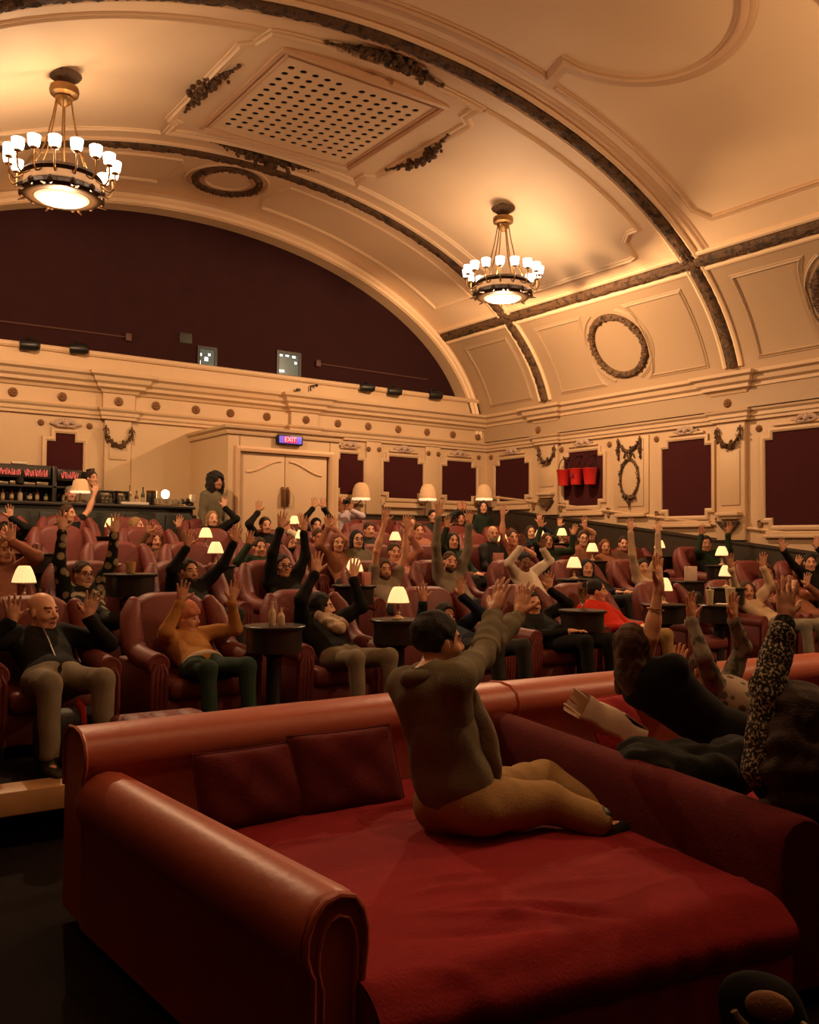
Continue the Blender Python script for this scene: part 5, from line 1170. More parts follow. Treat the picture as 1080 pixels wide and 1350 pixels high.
for row in range(5):
    occ = sorted([(float(d['P'][0]), d['short']) for d in PPL if d['row'] == row and abs(d['off']) < .5])
    for d in PPL:
        if d['row'] == row and abs(d['off']) >= .5 and row < 4: put_chair(float(d['P'][0]), row, 'oxblood leather armchair holding %s' % d['short'], 0, d['off']-.08)
    xs = [o[0] for o in occ]
    for it in range(60):                                              # keep neighbours apart
        for i in range(len(xs)-1):
            g = .93-(xs[i+1]-xs[i])
            if g > 0: xs[i] -= g*.5; xs[i+1] += g*.5
        if xs: xs[-1] = min(xs[-1], 12.0)
    for x, o in zip(xs, occ): put_chair(x, row, 'oxblood leather armchair holding %s' % o[1])
    lo_, hi_ = 0.0 if row else .2, [10.4, 10.2, 11.6, 11.9, 11.9][row]
    full = sorted([lo_-.2]+xs+[hi_+.5]); k = 0
    for a, b in zip(full[:-1], full[1:]):
        n_ = int((b-a)/.98)-1
        for j in range(n_):
            x = a+(b-a)*(j+1)/(n_+1)
            if not (lo_ <= x <= hi_): continue
            if row == 4 and x > 5.4 and x < 8.2 and False: continue
            near = min(occ, key=lambda q: abs(q[0]-x)); sd_ = 'left' if x < near[0] else 'right'
            k += 1; put_chair(x, row, 'empty oxblood armchair in the %s, %s empty one from the left' % (rowwords[row].replace('armchair ', ''), ORD[k-1]))
# rear bench against the back wall, right of the doorway lobby
t = thing('rear_bench', 'long oxblood upholstered bench against the back wall under the wall lamps', 'bench', (10.2, 14.4, BACKF))
mb = MB(); mb.box2((8.35, 14.0, BACKF), (12.2, 14.6, BACKF+.42), .05); obj('seat', mb, LEATHER, t, world=True)
mb = MB()
for i in range(5): mb.box2((8.35+i*.77, 14.5, BACKF+.36), (8.35+i*.77+.765, 14.75, BACKF+1.05), .06)
obj('back', mb, mat('maroon_bench_leather', (.16, .03, .025), .45, var=.2), t, world=True)

# ------------------------------------------------------------------ side tables, lamps and what stands on them
TB0 = None
def table(x, Y, z, fl, label):
    t = thing('side_table', label, 'side table', (x, Y, fl), 0, 'small dark side tables between the armchairs')
    mb = MB(); mb.lathe([(.19, z-.20-fl), (.205, z-.195-fl), (.205, z-.03-fl), (.225, z-.028-fl), (.23, z-.02-fl), (.23, z-.006-fl), (.223, z-fl)], 30); obj('table_top', mb, BLACKW, t)
    mb = MB(); mb.lathe([(.16, 0), (.165, .012), (.08, .04), (.055, .08), (.055, z-.24-fl), (.12, z-.19-fl)], 18); obj('pedestal', mb, BLACKM, t)
    return A([x, Y, z])
def lamp(p, h, label, bright=1., tilt=0):
    t = thing('table_lamp', label, 'table lamp', tuple(p), 0, 'small lit table lamps'); s = h/.27
    mb = MB(); mb.lathe([(.052*s, 0), (.055*s, .008*s), (.030*s, .022*s), (.014*s, .035*s), (.019*s, .05*s), (.011*s, .065*s), (.018*s, .09*s), (.010*s, .11*s), (.012*s, .135*s), (.006*s, .15*s), (.006*s, .2*s)], 18, p); obj('lamp_base', mb, CERAM, t, world=True)
    mb = MB(); mb.lathe([(.088*s, .135*s), (.090*s, .138*s), (.078*s, .185*s), (.060*s, .235*s), (.045*s, .262*s), (.036*s, .268*s)], 60, p, ribs=20, ribd=.03); obj('lamp_shade', mb, SHADE, t, world=True)
    mb = MB(); mb.lathe([(.089*s, .128*s), (.093*s, .130*s), (.093*s, .138*s), (.088*s, .14*s)], 30, p); obj('shade_rim', mb, CERAM, t, world=True)
    mb = MB(); mb.ell(p+A([0, 0, .175*s]), .02*s, 10, 8); obj('bulb', mb, mat('lamp_bulb', (.9, .8, .6), .4, var=0, emit=(1, .6, .24), es=26), t, world=True)
LAMPS = [(525, 816, 6.25, 0, .265, 'small lit table lamp on the front row table right of the pale scarf'),
         (31, 791, 7.95, 1, .28, 'lit table lamp behind the raised hand of the bald person'),
         (284, 745, 9.75, 2, .265, 'nearer of the two lit table lamps above the bearded person in black'),
         (271, 722, 11.5, 3, .265, 'farther of the two lit table lamps above the bearded person in black'),
         (757, 763, 8.1, 1, .27, 'lit table lamp left of the dark haired person in the second row'),
         (875, 796, 6.3, 0, .27, 'lit table lamp right of the bare raised arm with a bracelet'),
         (467, 771, 8.0, 1, .27, 'lit table lamp with a pink card in front of it'),
         (146, 707, 12.6, 4, .25, 'lit table lamp behind the right hand of the floral blouse'),
         (521, 724, 11.5, 3, .265, 'lit table lamp between the bare arms of the grey T-shirt'),
         (781, 739, 9.75, 2, .265, 'lit table lamp by the auburn haired person near the right wall'),
         (663, 724, 11.4, 3, .25, 'lit table lamp hidden behind the bald bearded person'),
         (712, 718, 11.4, 3, .26, 'lit table lamp behind the head of the person in green'),
         (741, 716, 11.5, 3, .26, 'lit table lamp below the second fire bucket panel'),
         (952, 738, 8.1, 1, .27, 'round looking lit lamp by the right wall'),
         (958, 760, 6.75, 0, .26, 'lit lamp glowing behind the cream sleeves at the right'),
         (870, 733, 9.6, 2, .25, 'pale lit lamp behind the right hand of the cream jumper'),
         (397, 722, 11.3, 3, .25, 'lit lamp glimpsed between raised hands before the door'),
         (388, 702, 12.7, 4, .26, 'lit lamp in front of the double door')]
for x, y, Y, row, h, lab in LAMPS:
    p = onY(x, y, Y); z = max(FLOORS[row]+.62, min(FLOORS[row]+.95, p[2])); p[2] = z
    table(p[0], Y, z, FLOORS[row], 'dark side table under the '+lab.replace('small ', '').replace('lit table lamp', 'lamp'))
    lamp(p, h, lab)
# more tables of the front rows
t1 = onY(362, 824, 6.2); t1 = table(t1[0], 6.2, t1[2], FLOORS[0], 'small dark side table with two pale bottles between the mustard jumper and the pale scarf')
for dx, h, lab in ((-.045, .18, 'taller pale bottle on the side table left of the pale scarf'), (.03, .13, 'shorter pale bottle on the side table left of the pale scarf')):
    o = obj('small_bottle', bottle_mesh(h, .026), mat('pale_frosted_bottle', (.6, .46, .30), .3)); o.location = t1+A([dx, -.05, 0]); tag(o, lab, 'bottle')
t2 = onY(768, 804, 6.25); t2 = table(t2[0], 6.25, t2[2], FLOORS[0], 'small dark side table with a tall glass beside the red jumper')
t = thing('tall_glass', 'tall footed glass of golden drink beside the red jumper', 'glass', tuple(t2))
mb = MB(); mb.lathe([(.042, 0), (.042, .006), (.008, .014), (.008, .05), (.03, .08), (.044, .17), (.047, .27), (.044, .27), (.041, .18), (.027, .085), (.004, .06)], 20, t2); obj('glass_body', mb, GLASS, t, world=True)
mb = MB(); mb.lathe([(.004, .064), (.026, .088), (.040, .175), (.041, .205)], 18, t2); obj('drink', mb, BEER, t, world=True)
t3 = onY(948, 797, 6.35); t3 = table(t3[0], 6.35, t3[2], FLOORS[0], 'small dark side table with two pale cups near the right')
for i, (x, r, h, lab) in enumerate(((936, .042, .155, 'smaller pale paper cup with a straw on the side table near the right'), (963, .055, .17, 'larger pale paper cup with green mark and straw on the side table near the right'))):
    p = onY(x, 797, 6.3); p[2] = t3[2]; t = thing('paper_cup', lab, 'cup', tuple(p))
    mb = MB(); mb.lathe([(r*.72, 0), (r*.75, .004), (r, h), (r*1.05, h), (r*1.05, h+.012), (r*.9, h+.016)], 22, p); obj('cup', mb, mat('pale_cup_paper', (.52, .42, .26), .6), t, world=True)
    mb = MB(); mb.tube([p+A([.01, 0, h]), p+A([-.005 if i else -.01, 0, h+.11])], .006, 6); obj('straw', mb, WHITE, t, world=True)
    if i: mb = MB(); mb.box(p+A([.014, -r*.93, h*.55]), (.038, .012, .045), .2, .004); obj('printed_mark', mb, mat('green_print', (.06, .12, .06), .6), t, world=True)
p = onY(481, 771, 7.9); mb = MB(); mb.box((p[0], 7.85, p[2]+.06), (.10, .008, .14), .25, .003); mb.box((p[0]-.0, 7.89, p[2]+.06), (.10, .008, .14), .25, .003); tag(obj('menu_card', mb, PINKC), 'pink folded card standing in front of a lamp in the second row', 'card')
p = onY(655, 738, 9.75); mb = MB(); mb.box((p[0], 9.7, p[2]+.02), (.18, .012, .15), .1, .003); mb.box((p[0], 9.73, p[2]+.02), (.18, .012, .15), .1, .003); tag(obj('menu_card', mb, PINKC), 'pink card below the bald bearded person', 'card')
p = onY(908, 748, 8.1); t4 = table(p[0], 8.1, FLOORS[1]+.74, FLOORS[1], 'small dark side table with pale cards behind the raised arm with a bracelet')
for i, (dx, rz, c, lab) in enumerate(((-.06, .5, WHITE, 'pale card leaning on the second row table near the right'), (.05, -.6, PAPER, 'buff paper card leaning on the second row table near the right'))):
    mb = MB(); mb.box(t4+A([dx, 0, .10]), (.17, .01, .2), rz, .003, R=rot if False else None); tag(obj('leaning_card', mb, c), lab, 'card')
mb = MB(); p = onY(931, 822, 6.15); mb.box((t3[0]-.02, t3[1]-.05, t3[2]+.008), (.16, .12, .012), .5, .004); tag(obj('napkin', mb, WHITE), 'folded pale napkin on the side table with the two cups', 'napkin')
for x, y, Y, lab in ((50, 735, 9.7, 'low glass bowl on the table behind the dark floral sleeve'), (52, 790, 7.9, 'water glass beside the lamp at the left')):
    p = onY(x, y-6, Y); 
    if Y > 9: table(p[0], Y, p[2], FLOORS[2], 'small dark side table with a glass bowl behind the dark floral sleeve')
    else: p[2] = onY(31, 791, 7.95)[2]; p[2] = max(FLOORS[1]+.62, min(FLOORS[1]+.95, p[2])); p[0] = onY(31, 791, 7.95)[0]+.15
    mb = MB(); mb.lathe([(.03, 0), (.035, .004), (.045, .09), (.042, .09), (.03, .01)], 18, p); tag(obj('drinking_glass', mb, GLASS), lab, 'glass')
p = onY(172, 756, 7.95); p = table(p[0], 7.95, p[2], FLOORS[1], 'small dark side table with a drink right of the dark floral blouse'); mb = MB(); mb.lathe([(.03, 0), (.036, .004), (.046, .10), (.042, .10), (.03, .08)], 18, p); tag(obj('tumbler', mb, mat('amber_drink', (.5, .3, .12), .2)), 'amber drink on the table right of the dark floral blouse', 'glass')
# footstools in front of the front row
def footstool(x, Y, label):
    t = thing('footstool', label, 'footstool', (x, Y, FLOORS[0]), 0, 'tufted leather footstools')
    mb = MB(); mb.box2((-.27, -.19, .08), (.27, .19, .26), .03); obj('base', mb, LEATHER, t)
    mb = MB(); mb.box((0, 0, .305), (.56, .40, .12), 0, .05, seg=3)
    for i in (-1, 0, 1): mb.ell((i*.17, 0, .335), (.10, .16, .05), 12, 8)
    obj('cushion', mb, LEATHER, t)
    for a in (-1, 1):
        for b in (-1, 1): mb = MB(); mb.lathe([(.016, 0), (.025, .09)], 10, (a*.22, b*.14, 0)); obj('leg', mb, BLACKW, t)
for x, y, lab in ((215, 948, 'tufted leather footstool by the bald person'), (378, 938, 'tufted leather footstool in front of the pale scarf')):
    p = onZ(x, y, FLOORS[0]+.34); footstool(p[0], p[1] if p[1] < 6.0 else 5.9, lab)
# ------------------------------------------------------------------ the double daybeds of the front row
def bedback(x0, x1, y0, y1, parent, zt=.88):
    mb = MB(); n = 14; path = [(x0+(x1-x0)*i/n, y0+(y1-y0)*i/n, 0) for i in range(n+1)]
    prof = [(-.20, .06), (-.205, .60), (-.215, .74), (-.19, zt-.045), (-.13, zt-.008), (-.04, zt), (.05, zt-.012), (.105, zt-.045), (.13, zt-.10), (.125, zt-.15), (.10, zt-.19), (.095, .40), (.095, .06)]
    mb.sweep(path, (0, 0, 1), prof); b = obj('back', mb, LEATHER2, parent, world=True, ang=50)
    mb = MB(); mb.tube([A(path[0])+A([-.005, -q[0]*1.0, q[1]]) for q in prof[1:-1]], .010, 6); obj('piping', mb, LEATHERD if False else LEATHER2, b, world=True)
    return b
bed = thing('daybed', 'large red velvet daybed with tan red leather arm and back, in the foreground', 'daybed', (2.2, 3.1, 0))
bedback(1.165, 3.66, 4.16, 4.20, bed)
LF, LBk = A([1.375, 2.30]), A([1.255, 4.10])
def armroll(a, b, za, zb, prof, parent, m, nm):
    mb = MB(); n = 12; pth = []
    P_ = [A([*(a+(b-a)*i/n), 0]) for i in range(n+1)]
    T = nrm(P_[-1]-P_[0]); S_ = np.cross(T, A([0, 0, 1.])); V = []
    fr = [0, .004, .012, .03]+[i/n for i in range(1, n)]+[.97, .988, .996, 1.]
    sh = [.82, .92, .975, 1]+[1]*(n-1)+[1, .985, .95, .88]
    for f, s_ in zip(fr, sh):
        c = P_[0]+(P_[-1]-P_[0])*f; dz = za+(zb-za)*f
        for u, z in prof: zz = .05+(z-.05)*(1-(1-s_)*.12); V.append(c+S_*u*(1-(1-s_)*.45)+A([0, 0, zz+dz*(z/.7)]))
    m_ = len(prof); k = len(fr)
    mb.add(V, [[i*m_+q, (i+1)*m_+q, (i+1)*m_+q+1, i*m_+q+1] for i in range(k-1) for q in range(m_-1)]+[list(range(m_))[::-1], [(k-1)*m_+q for q in range(m_)]])
    return obj(nm, mb, m, parent, world=True, ang=40)
aprof = [(-.10, .05), (-.10, .46), (-.112, .54), (-.112, .60), (-.095, .655), (-.06, .695), (0, .71), (.055, .70), (.10, .665), (.125, .61), (.128, .56), (.112, .515), (.098, .495), (.098, .05)]
arm = armroll(LBk, LF, .0, .0, aprof, bed, LEATHER2, 'arm')
T = nrm(A([*(LF-LBk), 0])); S_ = np.cross(T, A([0, 0, 1.])); f0 = A([*LF, 0])
mb = MB(); ring = [f0+S_*u*.86+T*.012+A([0, 0, .05+(z-.05)*.985]) for u, z in aprof]
mb.tube(ring, .011, 8); obj('front_piping', mb, LEATHER2, arm, world=True)
mb = MB(); ring2 = [f0+S_*u*.55+T*.014+A([0, 0, .05+(z-.05)*.90]) for u, z in aprof]; mb.tube(ring2, .007, 6); obj('inner_piping', mb, LEATHER2, arm, world=True)
vprof = [(-.13, .08), (-.13, .50), (-.125, .60), (-.105, .665), (-.06, .70), (0, .712), (.06, .70), (.105, .665), (.125, .60), (.13, .50), (.13, .08)]
armroll(A([3.50, 4.08]), A([3.19, 1.97]), .04, -.01, vprof, bed, VELVETD, 'velvet_partition')
# mattress: domed, wrinkled velvet with a rounded front edge
C_ = [A([1.45, 2.20]), A([3.06, 1.95]), A([3.42, 4.06]), A([1.36, 4.06])]
rgm = np.random.default_rng(12); WR = [(rgm.uniform(0, 1), rgm.uniform(0, 1), rgm.uniform(-.6, 1.1), rgm.uniform(.05, .14), rgm.uniform(.005, .014)) for _ in range(46)]
def mat_top(u, v):
    p = C_[0]*(1-u)*(1-v)+C_[1]*u*(1-v)+C_[2]*u*v+C_[3]*(1-u)*v
    e = min(v/.05, 1); z = .44+.035*math.sin(PI*min(1, max(0, u)))**.5*math.sin(PI*(.12+.76*v))-.05*(1-e)**2
    for a, b, an, L, h in WR:
        dx, dy = (u-a)*1.7, (v-b)*2.1; s = dx*math.cos(an)+dy*math.sin(an); w = -dx*math.sin(an)+dy*math.cos(an)
        z += h*math.exp(-(w/.022)**2-(s/L)**2)
    for a, b, an, L, h in ((.38, .14, -.55, .22, .022), (.52, .10, -.75, .16, -.020), (.46, .16, -.5, .2, .016), (.30, .10, -.3, .18, -.016), (.62, .20, -.2, .2, .014), (.56, .28, .2, .22, .012)):
        dx, dy = (u-a)*1.7, (v-b)*2.1; s = dx*math.cos(an)+dy*math.sin(an); w = -dx*math.sin(an)+dy*math.cos(an); z += h*math.exp(-(w/.03)**2-(s/L)**2)
    return (p[0], p[1], z)
mb = MB(); mb.grid(mat_top, 110, 120)
def skirt(u, v):
    q = mat_top(u, 0); n_ = nrm(A([C_[1][1]-C_[0][1], -(C_[1][0]-C_[0][0]), 0])); bulge = .03*math.sin(PI*min(1, v*2.6)) if v < .385 else .0
    z = q[2]+(.06-q[2])*v; fold = .006*math.sin(u*46+3*math.sin(u*9))*min(1, v*3)
    return tuple(A([q[0], q[1], z])+n_*(bulge+fold+.012*math.sin(PI*min(1, v*8)/2)))
mb.grid(skirt, 110, 26); mb.grid(lambda u, v: (*mat_top(0, u)[:2], .10+(mat_top(0, u)[2]-.10)*v), 20, 4); mb.add([mat_top(0, 0)[:2]+(.08,), mat_top(1, 0)[:2]+(.08,), mat_top(1, 1)[:2]+(.08,), mat_top(0, 1)[:2]+(.08,)], [[0, 1, 2, 3]])
obj('mattress', mb, VELVET, bed, world=True, ang=60)
mb = MB(); mb.tube([A(skirt(u, .40))+A([0, -.004, 0]) for u in np.linspace(.01, .99, 50)], .006, 6); obj('mattress_seam', mb, VELVETD, bed, world=True)
for (x, y) in ((1.40, 2.25), (3.1, 2.15), (1.3, 4.2), (3.5, 4.2)):
    mb = MB(); mb.lathe([(.025, 0), (.04, .08)], 12, (x, y, 0)); obj('leg', mb, BLACKW, bed, world=True)
def cushion(c, w, h, th, rz, lean, m, name, label, cat='cushion', grp=None):
    mb = MB()
    def f(u, v, s):
        a, b = 2*u-1, 2*v-1; e = (1-a**4)*(1-b**4); pinch = 1-.06*(1-abs(a))*0-.05*(a*a*(1-b*b)*0+b*b*(1-a*a))
        x = a*w/2*(1-.05*(1-b*b)*0); z = b*h/2*(1-.04*(1-a*a)); y = s*th/2*max(0, e)**.55+.008*math.sin(7*a+4*b)*e
        p = A([x, y, z]); p = A([p[0], p[1]*math.cos(lean)+p[2]*math.sin(lean), -p[1]*math.sin(lean)+p[2]*math.cos(lean)])
        return tuple(rotz(p, rz)+A(c))
    mb.grid(lambda u, v: f(u, v, -1), 22, 22); mb.grid(lambda u, v: f(u, v, 1), 22, 22, flip=True)
    o = obj(name, mb, m, ang=60); tag(o, label, cat, grp)
    ed = [f(u, v, 1) for u, v in [(i/16, 0) for i in range(16)]+[(1, i/16) for i in range(16)]+[(1-i/16, 1) for i in range(16)]+[(0, 1-i/16) for i in range(16)]]
    mb = MB(); mb.tube(ed, .007, 6, closed=True); obj('piped_edge', mb, m, o)
p = onY(322, 1030, 3.90); cushion((p[0], 3.84, .60), .50, .36, .15, .03, .42, VELVETD, 'cushion', 'wine velvet cushion against the daybed back, farther left', grp='velvet back cushions')
p = onY(452, 1030, 3.86); cushion((p[0], 3.82, .615), .56, .39, .16, -.04, .42, VELVETD, 'cushion', 'wine velvet cushion against the daybed back, left of the seated person', grp='velvet back cushions')
# second daybed on the right, joined to the first
bed2 = thing('daybed', 'second red velvet daybed beyond the partition, carrying three people', 'daybed', (5.0, 3.1, 0))
bedback(3.67, 6.9, 4.20, 4.05, bed2)
mb = MB(); Q_ = [A([3.30, 1.95]), A([5.9, 1.80]), A([6.3, 3.98]), A([3.66, 4.06])]
mb.grid(lambda u, v: (*(Q_[0]*(1-u)*(1-v)+Q_[1]*u*(1-v)+Q_[2]*u*v+Q_[3]*(1-u)*v), .44+.03*math.sin(PI*u)*math.sin(PI*v)), 24, 24)
mb.grid(lambda u, v: (*(Q_[0]*(1-u)+Q_[1]*u), .44-.38*v), 24, 4); mb.grid(lambda u, v: (*(Q_[1]*(1-u)+Q_[2]*u), .44-.38*v), 24, 4)
mb.add([(*q, .08) for q in Q_], [[0, 1, 2, 3]])
obj('mattress', mb, VELVET, bed2, world=True)
for (x, y) in ((3.6, 2.2), (5.7, 2.0), (6.1, 3.9)): mb = MB(); mb.lathe([(.025, 0), (.04, .08)], 12, (x, y, 0)); obj('leg', mb, BLACKW, bed2, world=True)
p = onY(815, 938, 3.82); cushion((p[0]+.03, 3.86, .63), .42, .36, .14, .1, .5, VELVET, 'cushion', 'red velvet cushion behind the paper bag on the second daybed')
# person kneeling on the daybed
m0 = person('person in grey green jacket and tan trousers sitting on the daybed, both hands raised', (573, 843), 3.28, (tuple(onY(688, 795, 3.72)), tuple(onY(657, 792, 3.50))), H=onY(579, 846, 3.26), P=onY(604, 1056, 3.12), N=onY(562, 893, 3.20), floor=.46, hair='short', hc='black', skin='mid', top='olive', legs='khaki', size=1.06, look=(8, 2.2, 1.9), bodyyaw=math.radians(100), knees=(onY(716, 1028, 3.40), onY(722, 1058, 2.98)), feet=(onY(826, 1078, 2.92), onY(792, 1086, 2.82)), grp='people on the front daybeds', handdir=((.30, .1, .95), (.35, -.05, .93)), palmdir=((.9, .3, 0), (.9, .1, 0)), elbow=((.1, .2, -.9), (.2, -.2, -.9)), legw=1.3, noise=.005, res=.0055)
d = m0; bf = d['bf']; HP = d['HP']
s = SDF(); s.ell(d['B'](.16), A([.185, .142, .17])*1.06, d['TR'], .05); s.ell(d['B'](.5), A([.175, .122, .25])*1.06, d['TR'], .05); add(d, 'jacket_body', s, cloth('olive'), .008, .005, 22)
s = SDF()                                                         # jacket collar and cuffs
for i in range(14): a = i*2*PI/14; s.cone(d['N']+d['up']*.0+d['TR']@A([.08*math.cos(a), .08*math.sin(a), -.02*math.sin(a)]), d['N']+d['up']*.0+d['TR']@A([.08*math.cos(a+.45), .08*math.sin(a+.45), -.02*math.sin(a+.45)]), .030, .030, .02)
add(d, 'jacket_collar', s, cloth('olive'), .008, .003, 22)
s = SDF(); s.ell(d['B'](.42, .075, .115), A([.105, .062, .25]), d['TR'], .03); add(d, 'jacket_lining', s, cloth('grey'), .008, .004, 30)
for w_ in d['wr']: s = SDF(); E_, W_ = w_[4], w_[0]; s.cone(E_+(W_-E_)*.2, E_+(W_-E_)*.80, .064, .056, .02); s.cone(E_+(W_-E_)*.76, E_+(W_-E_)*.86, .052, .050, .01); add(d, 'jacket_cuff', s, cloth('olive'), .008, .006, 34)
mb = MB(); mb.tube([d['B'](u, 0, .168-.06*max(0, u-.6)) for u in np.linspace(.85, -.1, 14)], .006, 6); obj('zip', mb, BLACKM, d['root'], world=True)
s = SDF(); s.ell(d['B'](.06, 0, .10), A([.10, .115, .12]), d['TR'], .03); add(d, 'shirt', s, cloth('rose'), .009, .003, 30)
# three people on the second daybed
q1 = person('person in black top lying on the second daybed, bare arm with bracelet straight up', (0, 0), 3.7, (tuple(onY(868, 757, 3.34)), tuple(onY(896, 874, 3.62))), H=onY(834, 850, 3.44), N=onY(850, 890, 3.38), P=onY(955, 972, 3.16), floor=.46, hair='long', hc='brown', skin='mid', top='black', sleeve='short', legs='black', look=(9, 6, 1.4), pitch=.2, bodyyaw=2.2, knees=(onY(1050, 985, 3.0), onY(1040, 1000, 2.9)), feet=(onY(1140, 1000, 2.9), onY(1130, 1030, 2.8)), size=1.0, grp='people on the front daybeds', handdir=((.03, .1, 1), (.15, 0, 1)), elbow=((-.2, .0, -1), (-.3, .8, -.5)), palmdir=((.2, -1, 0), (-.2, -1, 0)), res=.006)
w_ = q1['wr'][0]; c = w_[4]+(w_[0]-w_[4])*.55; dd = nrm(w_[0]-w_[4]); u_ = nrm(np.cross(dd, [0, 1, 0])); v_ = np.cross(dd, u_)
mb = MB(); mb.tube([c+(u_*math.cos(a)+v_*math.sin(a))*.043 for a in np.arange(20)*PI/10], .005, 6, closed=True); obj('bracelet', mb, BRASS, q1['root'], world=True)
q2 = person('person in pale floral shirt lying back on the second daybed, both floral sleeves up', (0, 0), 3.95, (tuple(onY(911, 803, 3.80)), tuple(onY(967, 803, 3.70))), H=onY(930, 884, 3.86), N=onY(944, 908, 3.82), P=onY(1010, 945, 3.52), floor=.46, hair='short', hc='brown', skin='tan', top='camo', legs='charcoal', look=(4, 0, 2.6), pitch=.3, bodyyaw=.5, knees=(onY(1030, 930, 3.1), onY(1075, 940, 3.1)), feet=(onY(1065, 1010, 2.9), onY(1090, 1010, 2.9)), size=.98, grp='people on the front daybeds', mouth=.8, handdir=((0, 0, 1), (.05, 0, 1)), res=.006)
s = SDF(); s.ell(q2['B'](.62, .02, .02), A([.185, .125, .21]), q2['TR'], .04); add(q2, 'shirt_front', s, cloth('floralpale'), .009, .003, 26)
q3 = person('person with long dark wavy hair in dark flecked jumper at the right, arm raised', (0, 0), 2.2, (tuple(onY(1036, 795, 2.22)), None), H=onY(1046, 946, 2.16), N=onY(1052, 1006, 2.14), P=onY(1082, 1070, 2.10)+A([0, 0, -.06]), floor=.46, hair=None, hc='dark', skin='fair', top='blackfleck', legs='charcoal', look=(6, 9, 1.4), bodyyaw=2.5, size=.98, knees=(onY(1180, 1090, 2.4), onY(1190, 1100, 2.2)), feet=(onY(1260, 1120, 2.3), onY(1270, 1130, 2.1)), grp='people on the front daybeds', handdir=((.1, 0, 1), None), elbow=((-.75, 0, -.6), None), noise=.006, res=.006)
s = SDF(); HP = q3['HP']; s.ell(HP(0, -.03, .045), A([.115, .125, .11])*.98, q3['HR'], .02)
Hq = q3['H']
for dx, dz, r_ in ((-.06, -.08, .10), (.06, -.08, .10), (0, -.16, .12), (-.10, -.20, .085), (.10, -.2, .09), (0, -.30, .10), (-.09, -.33, .07), (.08, -.32, .08), (-.03, -.42, .06)):
    s.ball(Hq+RT*dx+A([.0, -.035, dz])-nrm(A([Hq[0], Hq[1], 0]))*.03, r_, .04)
s.ell(HP(0, .12, -.03), A([.052, .07, .085])*.98, q3['HR'], .02, True)
V, Q = s.mesh(.0065, .0055, 46); mesh_link('hair', V, Q, HAIRM['dark'], q3['root'])
s = SDF(); w_ = q3['wr'][0]; Sh = q3['B'](.88)-RT*.16; s.cone(Sh, w_[4], .075, .066, .03); s.cone(w_[4], w_[4]+(w_[0]-w_[4])*.78, .068, .055, .03); add(q3, 'sequinned_sleeve', s, cloth('fleck'), .008, .004, 40)
c = onY(925, 1018, 2.72); s = SDF()  # lumpy form added to fill out the dark mass of clothing
for i in range(22): q = c+RT*RNG.uniform(-.22, .34)+A([0, RNG.uniform(-.12, .3), RNG.uniform(-.05, .05)]); s.ball(q, RNG.uniform(.07, .12), .06)
s.half(A([c[0], c[1], .47]), (0, 0, -1), 2., .01)
V, Q = s.mesh(.010, .006, 34); o = mesh_link('coat', V, Q, cloth('black'), None); tag(o, 'crumpled black clothing added in front of the person in black on the second daybed', 'coat')
# paper bag lying on the second daybed beside the partition
c = onY(798, 950, 3.55); X = nrm(A([.62, -.30, -.42])); Yv = nrm(np.cross(A([0, 0, 1.]), X)); Zv = np.cross(X, Yv); Rb = np.stack([X, Yv, Zv], 1)
t = thing('paper_bag', 'brown paper carrier bag lying between the partition and the person in black', 'bag', tuple(c))
mb = MB()
def bagf(u, v):                                                    # box bag, bottom end closed, top end crumpled open
    a = v*2*PI; w, h = .14, .075+.012*math.sin(u*9+v*11)*u
    sq = lambda q: math.copysign(abs(q)**.45, q); x = -.19+.38*(1-u)
    return tuple(c+Rb@A([x, w*sq(math.cos(a))*(1-.06*u*math.sin(3*a)), h*sq(math.sin(a))+.008*math.sin(14*u+5*v)]))
mb.grid(bagf, 18, 36); mb.add([bagf(0, j/36) for j in range(36)], [list(range(36))]); obj('bag_body', mb, PAPER, t, world=True, ang=25)
mb = MB(); mb.add([c+Rb@A(q) for q in ((.185, -.12, .080), (.03, -.12, .088), (.03, .11, .088), (.185, .11, .080), (.185, -.12, .075), (.03, -.12, .08), (.03, .11, .08), (.185, .11, .075))], [[0, 1, 2, 3], [7, 6, 5, 4], [0, 4, 5, 1], [1, 5, 6, 2], [2, 6, 7, 3], [3, 7, 4, 0]]); obj('printed_patch', mb, PAPERW, t, world=True)
for s_ in (-1, 1):
    mb = MB(); mb.tube([c+Rb@A([-.16-.09*math.sin(q*PI), -.05+.10*q, s_*.05+.01*math.sin(q*PI)]) for q in np.linspace(0, 1, 9)], .006, 6); obj('bag_handle', mb, PAPER, t, world=True)
# black holdall with red straps by the bald person's feet
c = onY(98, 950, 5.95); t = thing('holdall', 'black holdall with bright red straps at the feet of the bald person', 'bag', (c[0], 5.95, FLOORS[0])); zc = FLOORS[0]+.20
mb = MB(); mb.box((c[0], 5.98, zc), (.46, .26, .34), .1, .09, seg=3); obj('bag_body', mb, mat('black_nylon', (.012, .011, .011), .6, var=.2, bump=.3, bs=60), t, world=True)
for dx, w in ((-.13, .07), (.03, .10), (.15, .025), (.19, .025)):
    mb = MB(); mb.tube([(c[0]+dx, 5.86, zc-.1), (c[0]+dx, 5.835, zc+.06), (c[0]+dx, 5.87, zc+.165), (c[0]+dx, 5.98, zc+.185)], w*.5, 8, flat=.3); obj('red_strap', mb, mat('red_webbing', (.55, .035, .018), .6), t, world=True)
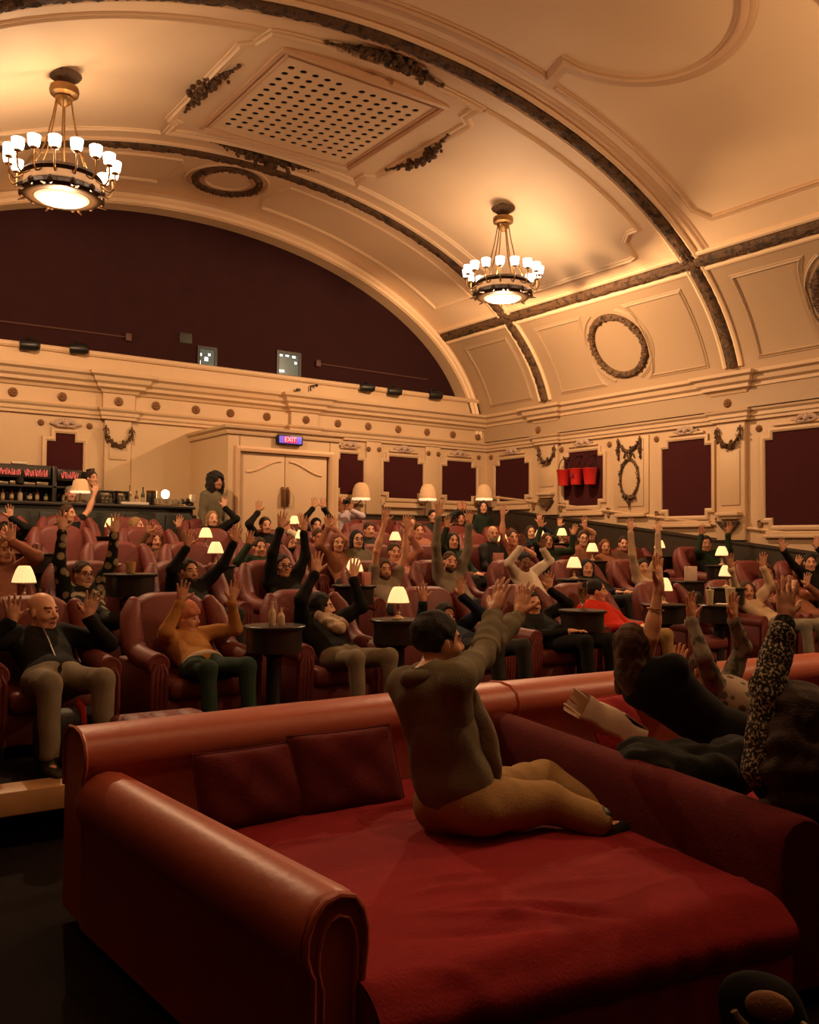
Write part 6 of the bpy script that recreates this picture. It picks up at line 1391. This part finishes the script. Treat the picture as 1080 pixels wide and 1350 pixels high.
# slouchy bag on the floor by the daybed corner, lower right
c = onT_(1014, 1312, 2.72); fx = nrm(A([C0[0]-c[0], C0[1]-c[1], 0])); sx_ = np.cross(fx, [0, 0, 1.]); Rb = np.stack([sx_, fx, A([0, 0, 1.])], 1)
t = thing('handbag', 'dark slouchy bag with tan round front and cream rim by the daybed corner', 'bag', (c[0], c[1], 0)); hb = c[2]+.09
s = SDF(); s.ell((c[0], c[1], hb*.40), A([.14, .08, hb*.42]), Rb, .03); s.ell(A([c[0], c[1], hb-.12])+sx_*.03, A([.11, .055, .09]), Rb, .08)
s.half((c[0], c[1], .004), (0, 0, -1), .6, .004); V, Q = s.mesh(.009, .003, 30); mesh_link('bag_body', V, Q, mat('matt_black_bag', (.007, .007, .007), .9, var=.2), t)
pc = A([c[0], c[1], c[2]])+fx*.075; mb = MB(); mb.ell(pc, (.066, .03, .045), 20, 14, R=Rb); obj('tan_front', mb, mat('tan_suede', (.17, .075, .03), .8, bump=.3, bs=120), t, world=True)
mb = MB(); mb.tube([pc+fx*.012+sx_*.10*math.cos(a)+A([0, 0, .075*math.sin(a)]) for a in np.linspace(-PI*.90, -PI*.10, 22)], .011, 8); obj('cream_rim', mb, mat('cream_trim', (.16, .115, .06), .7), t, world=True)

# ------------------------------------------------------------------ light, camera, view
w = bpy.data.worlds.new('world'); SC.world = w; w.use_nodes = True; w.node_tree.nodes['Background'].inputs[0].default_value = (.02, .012, .008, 1); w.node_tree.nodes['Background'].inputs[1].default_value = .1
def bulb_and_fill_light(loc, e, r, col=(1, .60, .31), name='chandelier_and_fill_light'):
    L = bpy.data.lights.new(name, 'POINT'); L.energy = e; L.color = col; L.shadow_soft_size = r
    o = bpy.data.objects.new(name, L); COL.objects.link(o); o.location = loc; return o
for (cx, cy, k) in ((9.43, 10.9, 1.), (2.68, 10.72, 1.), (9.43, 2.4, FRONT), (2.68, 2.4, FRONT*.25)):   # chandeliers in view, then two unseen fill lights added over the front seats
    bulb_and_fill_light((cx, cy, 5.47), DOWN*k, .04); bulb_and_fill_light((cx, cy, 5.90), UPL*k, .05)
cam = bpy.data.cameras.new('camera'); cam.sensor_fit = 'VERTICAL'; cam.sensor_height = 24; cam.lens = F_PX*24/1350; cam.clip_start = .05; cam.clip_end = 100
co = bpy.data.objects.new('camera', cam); COL.objects.link(co)
M = Matrix.Identity(4)
for i in range(3): M[i][0], M[i][1], M[i][2], M[i][3] = RT[i], UP[i], -FW[i], C0[i]
co.matrix_world = M; SC.camera = co
vs = SC.view_settings; vs.view_transform = 'Standard'; vs.look = 'None'; vs.gamma = 1; vs.use_curve_mapping = False; vs.exposure = EXPO
SC.cycles.max_bounces = 8; SC.cycles.diffuse_bounces = 5; SC.cycles.transmission_bounces = 6; SC.cycles.caustics_reflective = False; SC.cycles.caustics_refractive = False; SC.cycles.sample_clamp_indirect = 4
SC.cycles.use_denoising = True
print('people', NPEOPLE[0])
